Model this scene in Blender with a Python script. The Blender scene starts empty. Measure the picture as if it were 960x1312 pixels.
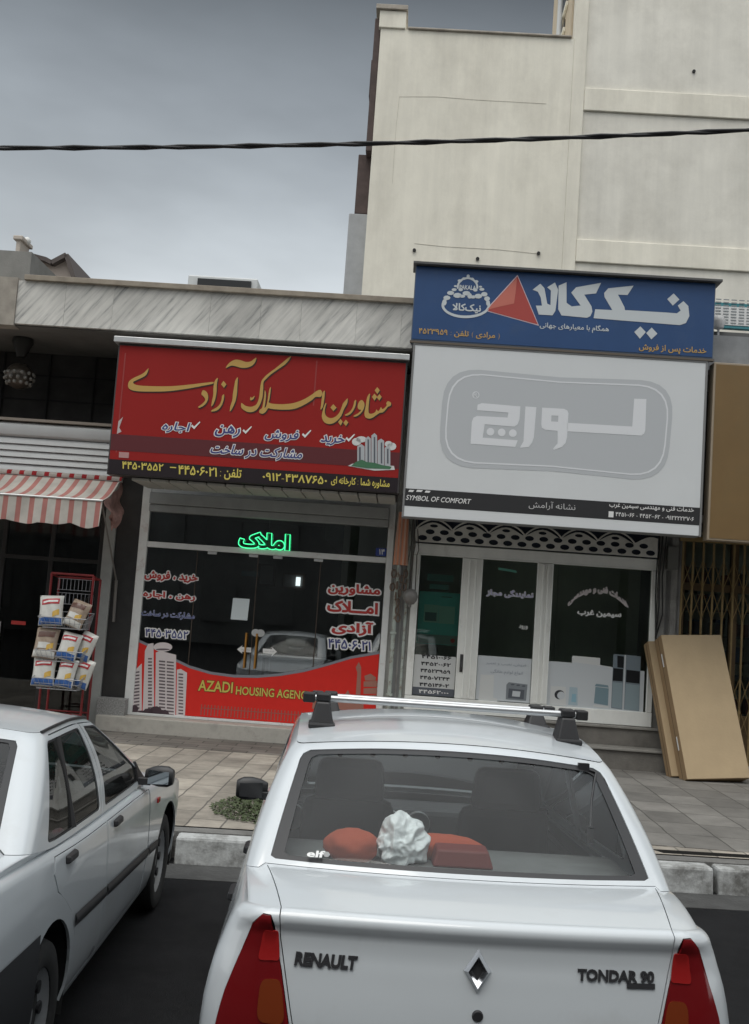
import bpy, bmesh, math, random, unicodedata
from mathutils import Vector, Matrix, noise
from mathutils.geometry import delaunay_2d_cdt
sc = bpy.context.scene
COL = sc.collection
rnd = random.Random(7)
R = math.radians
# ------------------------------------------------------------------ camera
FPX, ROLL, CAMH, HORIZ = 1350.0, 0.070, 2.0, 125.0      # focal length in photo pixels, roll, height, horizon offset
PITCH = math.atan(HORIZ / FPX)
cam_d = bpy.data.cameras.new('camera'); cam = bpy.data.objects.new('camera', cam_d); COL.objects.link(cam)
cam_d.sensor_fit = 'VERTICAL'; cam_d.sensor_height = 36.0
cam_d.lens = FPX / 1312.0 * 36.0
cam_d.clip_start = 0.05; cam_d.clip_end = 2000
cam.matrix_world = (Matrix.Translation((0, 0, CAMH)) @ Matrix.Rotation(math.pi/2 + PITCH, 4, 'X') @ Matrix.Rotation(ROLL, 4, 'Z'))
sc.camera = cam
# ------------------------------------------------------------------ sky and sun (overcast)
SUN_EL, SUN_AZ = R(66), R(200)          # azimuth measured clockwise from +Y: behind the camera
w = bpy.data.worlds.new('World'); sc.world = w; w.use_nodes = True
nt = w.node_tree; nt.nodes.clear(); L = nt.links.new
def N(t, **k):
    n = nt.nodes.new(t)
    for a, b in k.items(): setattr(n, a, b)
    return n
out = N('ShaderNodeOutputWorld'); bg = N('ShaderNodeBackground'); bg.inputs['Strength'].default_value = 0.10
L(bg.outputs[0], out.inputs[0])
sky = N('ShaderNodeTexSky'); sky.sky_type = 'NISHITA'; sky.sun_disc = False
sky.sun_elevation = SUN_EL; sky.sun_rotation = SUN_AZ
tc = N('ShaderNodeTexCoord'); sep = N('ShaderNodeSeparateXYZ'); L(tc.outputs['Generated'], sep.inputs[0])
def mr(src, a, b, c, d, smooth=True):
    m = N('ShaderNodeMapRange'); m.interpolation_type = 'SMOOTHSTEP' if smooth else 'LINEAR'
    m.inputs[1].default_value = a; m.inputs[2].default_value = b; m.inputs[3].default_value = c; m.inputs[4].default_value = d
    L(src, m.inputs[0]); return m.outputs[0]
def mth(op, a, b):
    m = N('ShaderNodeMath', operation=op)
    for i, q in enumerate((a, b)):
        if isinstance(q, (int, float)): m.inputs[i].default_value = q
        else: L(q, m.inputs[i])
    return m.outputs[0]
elev = mr(sep.outputs[2], 0.22, 0.56, 4.2, 0.33, False)                       # a dark cloud bank ahead and overhead, paler low down
side = mr(sep.outputs[0], -0.5, 0.5, 1.0, 0.92)
front = mth('MULTIPLY', elev, side)
back = mr(sep.outputs[1], 0.25, -0.55, 0.0, 1.0)                       # brighter thin cloud behind
mapn = N('ShaderNodeMapping'); L(tc.outputs['Generated'], mapn.inputs[0]); mapn.inputs['Scale'].default_value = (1.0, 1.0, 2.6)
ns = N('ShaderNodeTexNoise'); ns.inputs['Scale'].default_value = 2.2; ns.inputs['Detail'].default_value = 5; ns.inputs['Roughness'].default_value = 0.5
L(mapn.outputs[0], ns.inputs['Vector'])
cl = mr(ns.outputs[0], 0.3, 0.7, 0.80, 1.20)
mixb = N('ShaderNodeMix'); mixb.data_type = 'FLOAT'; L(back, mixb.inputs[0]); L(front, mixb.inputs[2]); mixb.inputs[3].default_value = 6.0
zen = mr(sep.outputs[2], 0.70, 0.96, 0.0, 1.0)                         # thinner cloud overhead, the brightest part of the sky
mixz = N('ShaderNodeMix'); mixz.data_type = 'FLOAT'; L(zen, mixz.inputs[0]); L(mixb.outputs[0], mixz.inputs[2]); mixz.inputs[3].default_value = 11.0
val = mth('MULTIPLY', mixz.outputs[0], cl)
tint = N('ShaderNodeMix'); tint.data_type = 'RGBA'; L(mr(sep.outputs[2], 0.05, 0.6, 0, 1), tint.inputs[0])
tint.inputs[6].default_value = (0.95, 0.99, 1.0, 1); tint.inputs[7].default_value = (0.87, 0.98, 1.08, 1)
vm = N('ShaderNodeVectorMath', operation='SCALE'); tin2 = N('ShaderNodeMix'); tin2.data_type = 'RGBA'; L(mth('MAXIMUM', zen, back), tin2.inputs[0]); L(tint.outputs[2], tin2.inputs[6]); tin2.inputs[7].default_value = (0.97, 1.0, 1.01, 1)
L(tin2.outputs[2], vm.inputs[0]); L(val, vm.inputs[3])
mx = N('ShaderNodeMix'); mx.data_type = 'RGBA'; mx.inputs[0].default_value = 0.97
L(sky.outputs[0], mx.inputs[6]); L(vm.outputs[0], mx.inputs[7]); L(mx.outputs[2], bg.inputs['Color'])
sl = bpy.data.lights.new('sun', 'SUN'); sl.energy = 0.6; sl.angle = R(35); sl.color = (1.0, 0.95, 0.87)
so = bpy.data.objects.new('sun', sl); COL.objects.link(so)
sd = Vector((math.sin(SUN_AZ)*math.cos(SUN_EL), math.cos(SUN_AZ)*math.cos(SUN_EL), math.sin(SUN_EL)))
so.rotation_euler = sd.to_track_quat('Z', 'Y').to_euler(); so.location = (0, -4, 30)
sc.view_settings.view_transform = 'Standard'; sc.view_settings.look = 'None'
sc.view_settings.exposure = 0.95; sc.view_settings.gamma = 1.0; sc.view_settings.use_curve_mapping = False
sc.cycles.max_bounces = 8; sc.cycles.transparent_max_bounces = 16; sc.cycles.use_denoising = True
sc.cycles.sample_clamp_indirect = 6.0
# ------------------------------------------------------------------ photo pixel -> the plane of the shop fronts
FY, PHI = 14.0, -0.03
FM = Matrix.Translation((0, FY, 0)) @ Matrix.Rotation(PHI, 4, 'Z')
_c, _s, _cr, _sr = math.cos(PITCH), math.sin(PITCH), math.cos(ROLL), math.sin(ROLL)
def ray(x, y):
    dx, dy = x - 480, y - 656
    xr = dx*_cr + dy*_sr; yr = -dx*_sr + dy*_cr
    return (xr/FPX, _c + yr/FPX*_s, _s - yr/FPX*_c)
def fac(x, y, v=0.0):
    d = ray(x, y); cp, sp = math.cos(PHI), math.sin(PHI)
    t = (v + FY*cp) / (-sp*d[0] + cp*d[1])
    X, Y, Z = d[0]*t, d[1]*t, CAMH + d[2]*t
    return (X*cp + (Y - FY)*sp, Z)
def fr(x0, y0, x1, y1, v=0.0):           # top-left and bottom-right pixel -> u0,u1,z0,z1
    a = fac(x0, y0, v); b = fac(x1, y1, v)
    return a[0], b[0], b[1], a[1]
def zoom(pts, ox, oy, k, v):
    return [fac(ox + x/k, oy + y/k, v) for x, y in pts]
# ------------------------------------------------------------------ materials
MATS = {}
def mat(name, col=(.5, .5, .5), rough=.6, metal=0., var=0., scale=6., bump=0., bscale=40., coat=0., emit=None, estr=0., dirt=None, dscale=2., dlo=.5, dhi=.75, stretch=None, spec=None, streak=0.):
    if name in MATS: return MATS[name]
    m = bpy.data.materials.new(name); m.use_nodes = True; MATS[name] = m
    t = m.node_tree; b = t.nodes['Principled BSDF']; lk = t.links.new
    b.inputs['Base Color'].default_value = (*col, 1); b.inputs['Roughness'].default_value = rough; b.inputs['Metallic'].default_value = metal
    if spec is not None: b.inputs['Specular IOR Level'].default_value = spec
    if coat: b.inputs['Coat Weight'].default_value = coat; b.inputs['Coat Roughness'].default_value = 0.06
    if emit: b.inputs['Emission Color'].default_value = (*emit, 1); b.inputs['Emission Strength'].default_value = estr
    if var or bump or dirt:
        co = t.nodes.new('ShaderNodeTexCoord'); mp = t.nodes.new('ShaderNodeMapping'); lk(co.outputs['Object'], mp.inputs[0])
        if stretch: mp.inputs['Scale'].default_value = stretch
        src = None
        if var:
            n = t.nodes.new('ShaderNodeTexNoise'); n.inputs['Scale'].default_value = scale; n.inputs['Detail'].default_value = 6; n.inputs['Roughness'].default_value = .62
            lk(mp.outputs[0], n.inputs['Vector'])
            mix = t.nodes.new('ShaderNodeMix'); mix.data_type = 'RGBA'
            r2 = t.nodes.new('ShaderNodeMapRange'); r2.inputs[1].default_value = .3; r2.inputs[2].default_value = .7; lk(n.outputs[0], r2.inputs[0])
            lk(r2.outputs[0], mix.inputs[0])
            mix.inputs[6].default_value = (*[max(0, c*(1-var)) for c in col], 1); mix.inputs[7].default_value = (*[min(1, c*(1+var)) for c in col], 1)
            src = mix.outputs[2]
        if dirt:
            n2 = t.nodes.new('ShaderNodeTexNoise'); n2.inputs['Scale'].default_value = dscale; n2.inputs['Detail'].default_value = 8; n2.inputs['Roughness'].default_value = .7
            lk(mp.outputs[0], n2.inputs['Vector'])
            r3 = t.nodes.new('ShaderNodeMapRange'); r3.inputs[1].default_value = dlo; r3.inputs[2].default_value = dhi; lk(n2.outputs[0], r3.inputs[0])
            mix2 = t.nodes.new('ShaderNodeMix'); mix2.data_type = 'RGBA'; lk(r3.outputs[0], mix2.inputs[0])
            if src: lk(src, mix2.inputs[6])
            else: mix2.inputs[6].default_value = (*col, 1)
            mix2.inputs[7].default_value = (*dirt, 1); src = mix2.outputs[2]
        if streak:                                   # rain streaks running down the wall
            ms_ = t.nodes.new('ShaderNodeMapping'); lk(co.outputs['Object'], ms_.inputs[0]); ms_.inputs['Scale'].default_value = (2.6, 2.6, .16)
            n4 = t.nodes.new('ShaderNodeTexNoise'); n4.inputs['Scale'].default_value = 1.6; n4.inputs['Detail'].default_value = 7; n4.inputs['Roughness'].default_value = .65; lk(ms_.outputs[0], n4.inputs['Vector'])
            r4 = t.nodes.new('ShaderNodeMapRange'); r4.inputs[1].default_value = .35; r4.inputs[2].default_value = .7; r4.inputs[3].default_value = 1+streak*.3; r4.inputs[4].default_value = 1-streak; lk(n4.outputs[0], r4.inputs[0])
            v4 = t.nodes.new('ShaderNodeVectorMath'); v4.operation = 'SCALE'; lk(src, v4.inputs[0]); lk(r4.outputs[0], v4.inputs[3]); src = v4.outputs[0]
        if src: lk(src, b.inputs['Base Color'])
        if bump:
            n3 = t.nodes.new('ShaderNodeTexNoise'); n3.inputs['Scale'].default_value = bscale; n3.inputs['Detail'].default_value = 5; lk(co.outputs['Object'], n3.inputs['Vector'])
            bp = t.nodes.new('ShaderNodeBump'); bp.inputs['Strength'].default_value = bump; bp.inputs['Distance'].default_value = .02
            lk(n3.outputs[0], bp.inputs['Height']); lk(bp.outputs[0], b.inputs['Normal'])
    return m
def glass(name, tint=(.8, .85, .85), ior=1.6, rough=0.0, dust=0.0):
    if name in MATS: return MATS[name]
    m = bpy.data.materials.new(name); m.use_nodes = True; MATS[name] = m
    t = m.node_tree; t.nodes.clear(); lk = t.links.new
    o = t.nodes.new('ShaderNodeOutputMaterial'); mx_ = t.nodes.new('ShaderNodeMixShader'); tr = t.nodes.new('ShaderNodeBsdfTransparent'); gl = t.nodes.new('ShaderNodeBsdfGlossy')
    fz = t.nodes.new('ShaderNodeFresnel'); fz.inputs[0].default_value = ior
    tr.inputs[0].default_value = (*tint, 1); gl.inputs['Roughness'].default_value = rough; gl.inputs[0].default_value = (1, 1, 1, 1)
    lk(fz.outputs[0], mx_.inputs[0]); lk(tr.outputs[0], mx_.inputs[1]); lk(gl.outputs[0], mx_.inputs[2])
    last = mx_.outputs[0]
    if dust:
        df = t.nodes.new('ShaderNodeBsdfDiffuse'); df.inputs[0].default_value = (.55, .54, .5, 1)
        n = t.nodes.new('ShaderNodeTexNoise'); n.inputs['Scale'].default_value = 3.5; n.inputs['Detail'].default_value = 6
        co = t.nodes.new('ShaderNodeTexCoord'); lk(co.outputs['Object'], n.inputs['Vector'])
        rr = t.nodes.new('ShaderNodeMapRange'); rr.inputs[1].default_value = .3; rr.inputs[2].default_value = .75; rr.inputs[3].default_value = dust*.4; rr.inputs[4].default_value = dust
        lk(n.outputs[0], rr.inputs[0]); m2 = t.nodes.new('ShaderNodeMixShader'); lk(rr.outputs[0], m2.inputs[0]); lk(last, m2.inputs[1]); lk(df.outputs[0], m2.inputs[2]); last = m2.outputs[0]
    lk(last, o.inputs[0]); return m
def nodemat(name):
    m = bpy.data.materials.new(name); m.use_nodes = True; MATS[name] = m
    t = m.node_tree
    return m, t, t.nodes['Principled BSDF']
# ------------------------------------------------------------------ mesh builder
class MB:
    def __init__(s): s.v = []; s.f = []
    def add(s, vs, fs):
        b = len(s.v); s.v += [tuple(q) for q in vs]; s.f += [tuple(i + b for i in f) for f in fs]; return s
    def box(s, x0, x1, y0, y1, z0, z1):
        return s.add([(x0,y0,z0),(x1,y0,z0),(x1,y1,z0),(x0,y1,z0),(x0,y0,z1),(x1,y0,z1),(x1,y1,z1),(x0,y1,z1)],
                     [(0,3,2,1),(4,5,6,7),(0,1,5,4),(1,2,6,5),(2,3,7,6),(3,0,4,7)])
    def hexa(s, p): return s.add(p, [(0,3,2,1),(4,5,6,7),(0,1,5,4),(1,2,6,5),(2,3,7,6),(3,0,4,7)])
    def bar(s, a, b, wx, wz, up=(0, 0, 1)):          # box beam from a to b
        a = Vector(a); b = Vector(b); d = (b-a).normalized(); u = Vector(up)
        if abs(d.dot(u)) > .98: u = Vector((0, 1, 0))
        x = d.cross(u).normalized()*wx/2; z = x.cross(d).normalized()*wz/2
        return s.hexa([a-x-z, a+x-z, b+x-z, b-x-z, a-x+z, a+x+z, b+x+z, b-x+z])
    def prism(s, poly, y0, y1):                      # poly in (x,z) extruded from y0 to y1
        n = len(poly); ar = sum(poly[i][0]*poly[(i+1) % n][1] - poly[(i+1) % n][0]*poly[i][1] for i in range(n))
        if ar < 0: poly = poly[::-1]
        vs = [(x, y0, z) for x, z in poly] + [(x, y1, z) for x, z in poly]
        return s.add(vs, [tuple(range(n)), tuple(range(2*n-1, n-1, -1))] + [(i, i+n, (i+1) % n + n, (i+1) % n) for i in range(n)])
    def sheet(s, poly, y):
        n = len(poly); ar = sum(poly[i][0]*poly[(i+1) % n][1] - poly[(i+1) % n][0]*poly[i][1] for i in range(n))
        if ar < 0: poly = poly[::-1]
        vs = [Vector((x, z)) for x, z in poly]
        r = delaunay_2d_cdt(vs, [(i, (i+1) % n) for i in range(n)], [], 1, 1e-6)
        return s.add([(p.x, y, p.y) for p in r[0]], [tuple(f) for f in r[2]])
    def tube(s, pts, r, n=8, closed=False, radii=None):
        pts = [Vector(p) for p in pts]; m = len(pts); b = len(s.v); prev = None
        for i, p in enumerate(pts):
            if closed: d = pts[(i+1) % m] - pts[i-1]
            else: d = pts[min(i+1, m-1)] - pts[max(i-1, 0)]
            d.normalize()
            if prev is None:
                u = Vector((0, 0, 1)) if abs(d.z) < .9 else Vector((1, 0, 0))
                u = (u - d*u.dot(d)).normalized()
            else: u = (prev - d*prev.dot(d)).normalized()
            prev = u; w_ = d.cross(u); rr = radii[i] if radii else r
            s.v += [tuple(p + (u*math.cos(2*math.pi*k/n) + w_*math.sin(2*math.pi*k/n))*rr) for k in range(n)]
        for i in range(m if closed else m-1):
            j = (i+1) % m
            s.f += [(b+i*n+k, b+i*n+(k+1) % n, b+j*n+(k+1) % n, b+j*n+k) for k in range(n)]
        if not closed: s.f += [tuple(b+k for k in range(n-1, -1, -1)), tuple(b+(m-1)*n+k for k in range(n))]
        return s
    def lathe(s, prof, o=(0, 0, 0), axis='Z', n=24):
        b = len(s.v); o = Vector(o)
        for r, h in prof:
            for k in range(n):
                a = 2*math.pi*k/n; p = (r*math.cos(a), r*math.sin(a), h)
                if axis == 'X': p = (h, r*math.cos(a), r*math.sin(a))
                if axis == 'Y': p = (r*math.sin(a), h, r*math.cos(a))
                s.v.append(tuple(o + Vector(p)))
        for i in range(len(prof)-1):
            s.f += [(b+i*n+k, b+i*n+(k+1) % n, b+(i+1)*n+(k+1) % n, b+(i+1)*n+k) for k in range(n)]
        if prof[0][0] > 1e-5: s.f.append(tuple(b+k for k in range(n-1, -1, -1)))
        if prof[-1][0] > 1e-5: s.f.append(tuple(b+(len(prof)-1)*n+k for k in range(n)))
        return s
    def grid(s, fn, nu, nv):
        return s.add([fn(i/nu, j/nv) for i in range(nu+1) for j in range(nv+1)],
                     [(i*(nv+1)+j, (i+1)*(nv+1)+j, (i+1)*(nv+1)+j+1, i*(nv+1)+j+1) for i in range(nu) for j in range(nv)])
    def mesh(s, name, m, base=(0, 0, 0), smooth=None, mats=None):
        me = bpy.data.meshes.new(name); bx, by, bz = base
        me.from_pydata([(x-bx, y-by, z-bz) for x, y, z in s.v], [], s.f); me.update()
        for q in ([m] if mats is None else mats): me.materials.append(q)
        if smooth is not None:
            for p in me.polygons: p.use_smooth = True
            me.set_sharp_from_angle(angle=R(smooth))
        return me
BASE = {}
def _bev(o, bevel):
    if bevel:
        md = o.modifiers.new('bevel', 'BEVEL'); md.width = bevel; md.segments = 2; md.limit_method = 'ANGLE'; md.angle_limit = R(40)
def tag(o, label=None, cat=None, group=None, kind=None):
    if label: o['label'] = label
    if cat: o['category'] = cat
    if group: o['group'] = group
    if kind: o['kind'] = kind
    return o
def thing(name, label, cat, base=(0, 0, 0), group=None, frame=FM):
    o = bpy.data.objects.new(name, None); COL.objects.link(o); o.empty_display_size = .1
    o.matrix_world = frame @ Matrix.Translation(base); BASE[o.name] = base
    return tag(o, label, cat, group)
def part(name, mb, m, parent, smooth=None, bevel=0, label=None, kind=None):
    o = bpy.data.objects.new(name, mb if isinstance(mb, bpy.types.Mesh) else mb.mesh(name, m, BASE[parent.name], smooth)); COL.objects.link(o)
    o.parent = parent; BASE[o.name] = BASE[parent.name]; _bev(o, bevel)
    return tag(o, label, kind=kind)
def single(name, mb, m, label, cat, base=(0, 0, 0), group=None, kind=None, frame=FM, smooth=None, bevel=0):
    o = bpy.data.objects.new(name, mb.mesh(name, m, base, smooth)); COL.objects.link(o)
    o.matrix_world = frame @ Matrix.Translation(base); _bev(o, bevel); BASE[o.name] = base
    return tag(o, label, cat, group, kind)
W0 = Matrix.Identity(4)
# ------------------------------------------------------------------ lettering (joined forms are chosen here, right to left)
FORMS = {}
for cp in list(range(0xFB50, 0xFDFF)) + list(range(0xFE70, 0xFEFF)):
    d = unicodedata.decomposition(chr(cp)).split()
    if len(d) == 2 and d[0] in ('<initial>', '<medial>', '<final>', '<isolated>'): FORMS.setdefault(chr(int(d[1], 16)), {})[d[0][1:-1]] = chr(cp)
    if len(d) == 3 and d[1] == '0644' and d[2] in ('0627', '0622'): FORMS.setdefault('LA' + chr(int(d[2], 16)), {})[d[0][1:-1]] = chr(cp)
def shape(t):
    if not any('\u0600' <= c <= '\u06ff' and not c.isdigit() for c in t): return t
    out_ = []; i = 0; u = []
    while i < len(t):
        if t[i] == '\u0644' and i+1 < len(t) and t[i+1] in '\u0627\u0622': u.append('LA' + t[i+1]); i += 2
        else: u.append(t[i]); i += 1
    TAT = '\u0640'
    dual = lambda c: c == TAT or 'initial' in FORMS.get(c, {})
    joins = lambda c: c == TAT or 'final' in FORMS.get(c, {})
    for k, c in enumerate(u):
        p = k > 0 and dual(u[k-1]) and joins(c)
        q = k+1 < len(u) and dual(c) and joins(u[k+1])
        f = FORMS.get(c)
        if not f: out_.append(c); continue
        key = 'medial' if p and q else 'final' if p else 'initial' if q else 'isolated'
        out_.append(f.get(key) or f.get('isolated') or c)
    res = []; run = []
    digit = lambda c: c.isdigit()
    for c in out_[::-1]:
        if digit(c): run.append(c)
        else: res += run[::-1]; run = []; res.append({'(': ')', ')': '('}.get(c, c))
    res += run[::-1]
    return ''.join(res).replace('\u200c', '')
import numpy as np
_LC = {}
def contours(text, res=3):
    if text in _LC: return _LC[text]
    c = bpy.data.curves.new('t', 'FONT'); c.body = shape(text); c.size = 1.0; c.resolution_u = res; c.fill_mode = 'NONE'
    o = bpy.data.objects.new('t', c); COL.objects.link(o); dg = bpy.context.evaluated_depsgraph_get(); dg.update()
    me = bpy.data.meshes.new_from_object(o.evaluated_get(dg)); nx = {}
    for e in me.edges: nx.setdefault(e.vertices[0], []).append(e.vertices[1]); nx.setdefault(e.vertices[1], []).append(e.vertices[0])
    seen = set(); loops = []
    for i in range(len(me.vertices)):
        if i in seen or i not in nx: continue
        lp = [i]; seen.add(i); cur = i
        while True:
            n = [j for j in sorted(nx[cur], key=lambda q: (q != cur+1, q)) if j not in seen]
            if not n: break
            cur = n[0]; seen.add(cur); lp.append(cur)
        p = [me.vertices[k].co.xy.copy() for k in lp]; p = [a for k, a in enumerate(p) if (a-p[k-1]).length > 1e-4]
        if len(p) > 2: loops.append(p)
    bpy.data.objects.remove(o); bpy.data.curves.remove(c); bpy.data.meshes.remove(me)
    _LC[text] = loops; return loops
def fatten(loops, r):
    if not r: return loops
    sg = sum(sum(p[i-1].x*p[i].y - p[i].x*p[i-1].y for i in range(len(p))) for p in loops); sg = 1 if sg > 0 else -1
    res_ = []
    for p in loops:
        n = len(p); q_ = []
        for i in range(n):
            a, b, c = p[i-1], p[i], p[(i+1) % n]; d1 = (b-a).normalized(); d2 = (c-b).normalized()
            n1 = Vector((d1.y, -d1.x))*sg; n2 = Vector((d2.y, -d2.x))*sg; m_ = n1+n2
            if m_.length < .3: q_ += [b+n1*r, b+n2*r]
            else: m_.normalize(); q_.append(b + m_*(r/max(.55, m_.dot(n1))))
        res_.append(q_)
    return res_
def filled(loops):
    vs = []; ed = []
    for lp in loops:
        b = len(vs); vs += lp; ed += [(b+i, b+(i+1) % len(lp)) for i in range(len(lp))]
    r = delaunay_2d_cdt(vs, ed, [], 0, 1e-6)
    P = np.array([tuple(p) for p in r[0]]); T = np.array([f for f in r[2] if len(f) == 3])
    C = P[T].mean(axis=1); wn = np.zeros(len(C))
    A = np.array([tuple(vs[i]) for i, j in ed]); B = np.array([tuple(vs[j]) for i, j in ed])
    for a, b in zip(A, B):
        l_ = (b[0]-a[0])*(C[:, 1]-a[1]) - (C[:, 0]-a[0])*(b[1]-a[1])
        wn += ((a[1] <= C[:, 1]) & (b[1] > C[:, 1]) & (l_ > 0)); wn -= ((a[1] > C[:, 1]) & (b[1] <= C[:, 1]) & (l_ < 0))
    return [Vector(p) for p in r[0]], [tuple(int(k) for k in t_) for t_ in T[wn != 0]]
def write(mb, text, box, y, bold=0.0, shear=0.0, grow=0.0, arc=0.0, tube=0.0):
    """fit the text into box (u0,u1,z0,z1) on the plane y; grow thickens the letters for an outline"""
    lp = contours(text); l0 = fatten(lp, bold); al = [p for q_ in l0 for p in q_]
    vs, fs = filled(fatten(lp, bold+grow))
    x0 = min(p.x for p in al); x1 = max(p.x for p in al); y0 = min(p.y for p in al); y1 = max(p.y for p in al)
    u0, u1, z0, z1 = box; pts = []
    for p in vs:
        a = (p.x-x0)/(x1-x0); b = (p.y-y0)/(y1-y0)
        pts.append((u0 + a*(u1-u0) + shear*(b-.5)*(z1-z0), y, z0 + b*(z1-z0) - arc*(2*a-1)**2))
    if tube:                                         # a glass tube along the outline of the letters
        use = {}
        for f in fs:
            for i in range(3): use[(f[i], f[(i+1) % 3])] = 1
        nx = {a: b for a, b in use if (b, a) not in use}
        while nx:
            st_, b = nx.popitem(); chain = [st_]
            while b in nx: chain.append(b); b = nx.pop(b)
            c3 = [Vector(pts[k]) for k in chain]; c3 = [p for k, p in enumerate(c3) if (p-c3[k-1]).length > .004]
            if len(c3) > 3: mb.tube(c3, tube, 6, closed=True)
        return mb
    return mb.add(pts, [f if _fn(pts, f) < 0 else f[::-1] for f in fs])
def _fn(p, f):
    a, b, c = (Vector(p[i]) for i in f[:3]); return (b-a).cross(c-a).y
def smoothed(poly, k=4):
    n = len(poly); o = []
    for i in range(n):
        p0, p1, p2, p3 = (Vector(poly[(i+j-1) % n]) for j in range(4))
        for q in range(k):
            t = q/k; o.append(tuple(.5*((2*p1) + (p2-p0)*t + (2*p0-5*p1+4*p2-p3)*t*t + (3*p1-3*p2+p3-p0)*t**3)))
    return o
def disc(cx, cz, r, n=16, rz=None): return [(cx + r*math.cos(2*math.pi*i/n), cz + (rz or r)*math.sin(2*math.pi*i/n)) for i in range(n)]
# ================================================================== SETTING: road, kerb, pavement
def wave_tiles(name, col, grout, w_, h_, rot=0., var=.16, off=.0, gap=.012):
    m, t, b = nodemat(name); lk = t.links.new
    co = t.nodes.new('ShaderNodeTexCoord'); mp = t.nodes.new('ShaderNodeMapping'); mp.inputs['Rotation'].default_value = (0, 0, rot)
    lk(co.outputs['Object'], mp.inputs[0])
    br = t.nodes.new('ShaderNodeTexBrick'); br.inputs['Scale'].default_value = 1.0; br.inputs['Brick Width'].default_value = w_; br.inputs['Row Height'].default_value = h_
    br.inputs['Mortar Size'].default_value = gap; br.inputs['Mortar Smooth'].default_value = .2; br.offset = off
    br.inputs['Color1'].default_value = (*col, 1); br.inputs['Color2'].default_value = (*[c*.66 for c in col], 1); br.inputs['Mortar'].default_value = (*grout, 1)
    nz = t.nodes.new('ShaderNodeTexNoise'); nz.inputs['Scale'].default_value = 3.0; nz.inputs['Detail'].default_value = 3
    lk(co.outputs['Object'], nz.inputs['Vector'])
    va = t.nodes.new('ShaderNodeVectorMath'); va.operation = 'MULTIPLY_ADD'; va.inputs[1].default_value = (.03, .03, 0); lk(nz.outputs['Color'], va.inputs[0]); lk(mp.outputs[0], va.inputs[2])
    lk(va.outputs[0], br.inputs['Vector'])
    n = t.nodes.new('ShaderNodeTexNoise'); n.inputs['Scale'].default_value = 2.2; n.inputs['Detail'].default_value = 9; n.inputs['Roughness'].default_value = .7; lk(co.outputs['Object'], n.inputs['Vector'])
    r_ = t.nodes.new('ShaderNodeMapRange'); r_.inputs[1].default_value = .3; r_.inputs[2].default_value = .72; r_.inputs[3].default_value = 1-var*2.2; r_.inputs[4].default_value = 1+var; lk(n.outputs[0], r_.inputs[0])
    vs = t.nodes.new('ShaderNodeVectorMath'); vs.operation = 'SCALE'; lk(br.outputs[0], vs.inputs[0]); lk(r_.outputs[0], vs.inputs[3]); lk(vs.outputs[0], b.inputs['Base Color'])
    b.inputs['Roughness'].default_value = .75
    bp = t.nodes.new('ShaderNodeBump'); bp.inputs['Strength'].default_value = .5; bp.inputs['Distance'].default_value = .01
    ad = t.nodes.new('ShaderNodeMath'); ad.operation = 'SUBTRACT'; lk(n.outputs[0], ad.inputs[0]); lk(br.outputs['Fac'], ad.inputs[1]); lk(ad.outputs[0], bp.inputs['Height']); lk(bp.outputs[0], b.inputs['Normal'])
    return m
ZP = 0.21
def ground(outer, holes, z, step=None):
    vs = []; ed = []
    for lp in [outer] + holes:
        b = len(vs); vs += [Vector(p) for p in lp]; ed += [(b+i, b+(i+1) % len(lp)) for i in range(len(lp))]
    r = delaunay_2d_cdt(vs, ed, [], 1, 1e-6)
    ins = lambda p, q: sum(((a[1] > p[1]) != (b[1] > p[1])) and (p[0] < (b[0]-a[0])*(p[1]-a[1])/(b[1]-a[1]) + a[0]) for a, b in zip(q, q[1:]+q[:1])) % 2
    mb = MB(); fs = []
    for f in r[2]:
        c = sum((r[0][i] for i in f), Vector((0, 0)))/len(f)
        if not any(ins(c, h) for h in holes): fs.append(tuple(f))
    return mb.add([(p.x, p.y, z) for p in r[0]], fs)
asph = mat('asphalt', (.0085, .0087, .0098), .9, spec=.2, var=.35, scale=2.5, bump=.35, bscale=220, dirt=(.014, .014, .0145), dscale=9, dlo=.5, dhi=.8)
single('road', ground([(-150, -150), (150, -150), (150, 150), (-150, 150)], [], 0), asph, None, None, kind='structure', frame=W0)
KM = Matrix.Translation((-1.07, 8.13, 0)) @ Matrix.Rotation(.052, 4, 'Z')      # kerb line
mb = MB(); mb.box(-14, 14, -.42, -.005, -.05, .006)
single('gutter', mb, mat('gutter_concrete', (.050, .050, .049), .85, var=.3, scale=5, bump=.3), None, None, kind='structure', frame=KM)
mb = MB(); x = -.27 - 1.045*12
while x < 14:
    l = 1.045; j = rnd.uniform(-.008, .008)
    mb.hexa([(x+.02, j, -.05), (x+l-.02, j, -.05), (x+l-.02, .2, -.05), (x+.02, .2, -.05), (x+.02, j+.025, ZP-.012), (x+l-.02, j+.025, ZP-.012), (x+l-.02, .2, ZP-.012), (x+.02, .2, ZP-.012)]); x += l
single('kerb', mb, mat('kerb_paint', (.44, .45, .445), .8, var=.14, scale=4, bump=.5, bscale=14, dirt=(.13, .128, .12), dscale=4.5, dlo=.42, dhi=.64), None, None, kind='structure', frame=KM, bevel=.022)
mb = MB(); mb.box(-14, 14, .203, .36, -.05, ZP-.008)
single('kerb_backing', mb, mat('edging_concrete', (.14, .137, .13), .85, var=.25, scale=5, bump=.4), None, None, kind='structure', frame=KM)
iKM = FM.inverted() @ KM
kl = lambda x, y: tuple((iKM @ Vector((x, y, 0)))[:2])
slot = [kl(3.62, .40), kl(4.95, .40), kl(4.95, .53), kl(3.55, .53)]
pv = ground([kl(-14, .362), kl(14, .362), (14, .6), (-14, .6)], [slot], ZP)
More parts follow.
